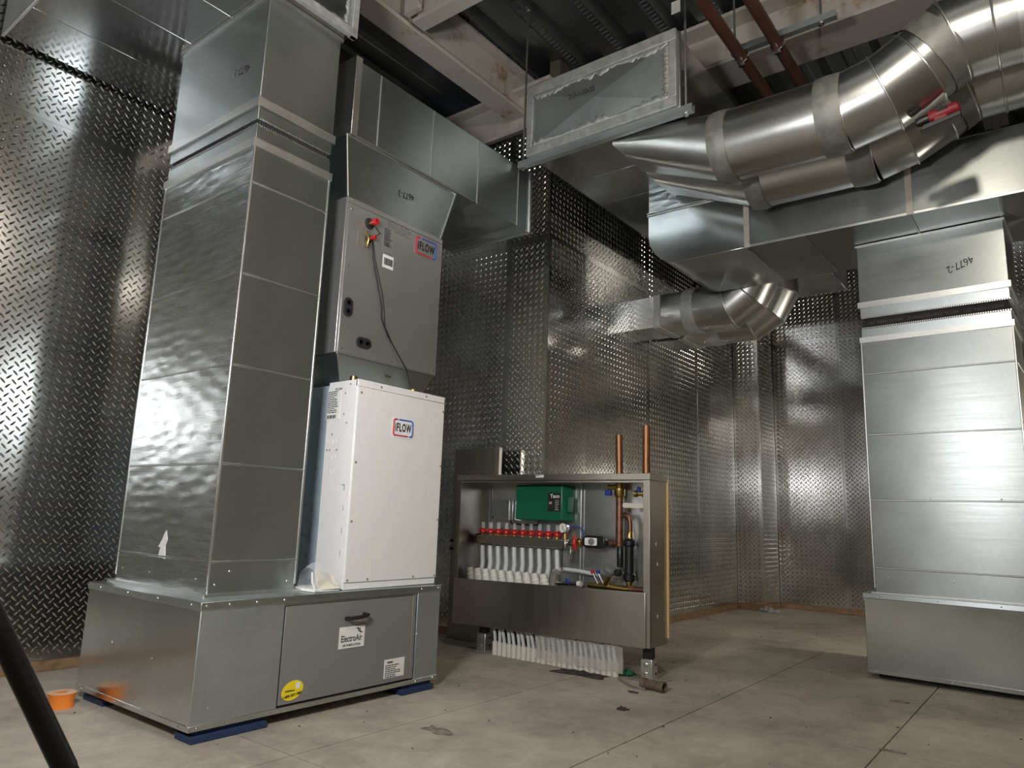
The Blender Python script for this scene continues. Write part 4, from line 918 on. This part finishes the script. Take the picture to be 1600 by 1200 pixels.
MB().tube([(2.385, 3.11, .69), (2.387, 3.105, .64), (2.40, 3.095, .603), (2.44, 3.09, .595)], .006, 6).build('folded_sheet', 'paper', bg)
rb = random.Random(2)
bf = MB(); bf.grid(lambda u, v_: (2.392 + .175 * u + .012 * math.sin(9 * v_ + 3 * u), 3.085 + .20 * v_ - .01 * math.sin(8 * u), .60 + (.13 * math.sin(PI * min(1, .15 + v_)) * (.55 + .45 * math.sin(5 * u + 2 * v_)) + .012 * math.sin(17 * u + 9 * v_))), 16, 16)
bf.build('plastic_bag', 'bag_film', bg)

# ------------------------------------------------------------------ work lamps on tripods (the left one's leg crosses the lower left corner)
def work_lamp(label, hub, foot, head, aim, emat, scale=1.0):
    t = thing('work_lamp', label, 'lamp', (hub[0], hub[1], 0))
    H = Vector(hub); F0 = Vector(foot) - H
    for a in (0, 2 * PI / 3, -2 * PI / 3):
        d = Matrix.Rotation(a, 3, 'Z') @ F0
        MB().tube([tuple(H), tuple(H + d * .55)], .0155, 14).build('leg', 'black_plastic', t); MB().tube([tuple(H + d * .5), tuple(H + d * .995)], .0145, 14).build('leg_extension', 'black_rubber', t)
    MB().tube([(hub[0], hub[1], hub[2] - .15), (head[0], head[1], head[2] - .10)], .016, 12).build('pole', 'black_plastic', t)
    MB().lathe((hub[0], hub[1], hub[2] - .04), (0, 0, 1), [(.04, 0), (.045, .03), (.03, .08)], 14).build('collar', 'black_plastic', t)
    Pn = Vector(head); d = (Vector(aim) - Pn).normalized(); U = d.cross(Vector((0, 0, 1))).normalized(); W = U.cross(d)
    w2, h2 = .17 * scale, .12 * scale
    def q(k, a, b): return tuple(Pn + U * a * w2 * k[0] + W * b * h2 * k[0] + d * k[1])
    sq = ((-1, -1), (1, -1), (1, 1), (-1, 1))
    MB().loft([q((.75, -.09), a, b) for a, b in sq], [q((1.08, -.012), a, b) for a, b in sq]).build('housing', 'black_plastic', t)
    ln = MB().add([q((1, 0), a, b) for a, b in sq], [(0, 1, 2, 3)]); ln.build('led_lens', emat, t, 'glowing lamp lens', smooth=0)
    fr = MB()
    for i in range(4):
        a, b = sq[i], sq[(i + 1) % 4]; fr.tube([q((1.04, .0), *a), q((1.04, .0), *b)], .012, 6)
    fr.build('frame', 'black_plastic', t)
    MB().tube([tuple(Pn - d * .03 - W * .13), tuple(Pn - d * .03 - W * .20)], .014, 8).build('bracket', 'black_plastic', t)
work_lamp('black tripod work lamp standing at the left edge', (.10, 1.30, 1.41), (.80, 1.01, 0), LAMP_LEFT['pos'], LAMP_LEFT['aim'], 'led_left', 1.3)
work_lamp('black tripod work lamp hidden behind the right-hand duct', (6.95, -.55, 1.0), (7.08, -.80, 0), LAMP_REAR['pos'], LAMP_REAR['aim'], 'led_rear')
t = thing('hanging_lamp', 'caged work bulb hanging from the roof deck above the view', 'lamp', LAMP_HIGH['pos'])
lp = Vector(LAMP_HIGH['pos'])
MB().tube([tuple(lp + Vector((0, 0, .16))), (lp.x, lp.y, 5.16)], .008, 8).build('cord', 'black_rubber', t)
MB().lathe(lp + Vector((0, 0, .075)), (0, 0, 1), [(.045, 0), (.05, .03), (.03, .10)], 14).build('socket', 'black_plastic', t)
MB().lathe(lp - Vector((0, 0, .085)), (0, 0, 1), [(.012, 0), (.05, .02), (.075, .06), (.08, .10), (.06, .14), (.04, .165)], 20).build('bulb', 'bulb_glow', t, 'glowing bulb')
for k in range(6):
    a = PI * k / 3; MB().tube([tuple(lp + Vector((math.cos(a) * r_, math.sin(a) * r_, z_))) for r_, z_ in ((.05, .09), (.11, .03), (.11, -.06), (.03, -.12))], .004, 6).build('cage_wire', 'black_plastic', t)
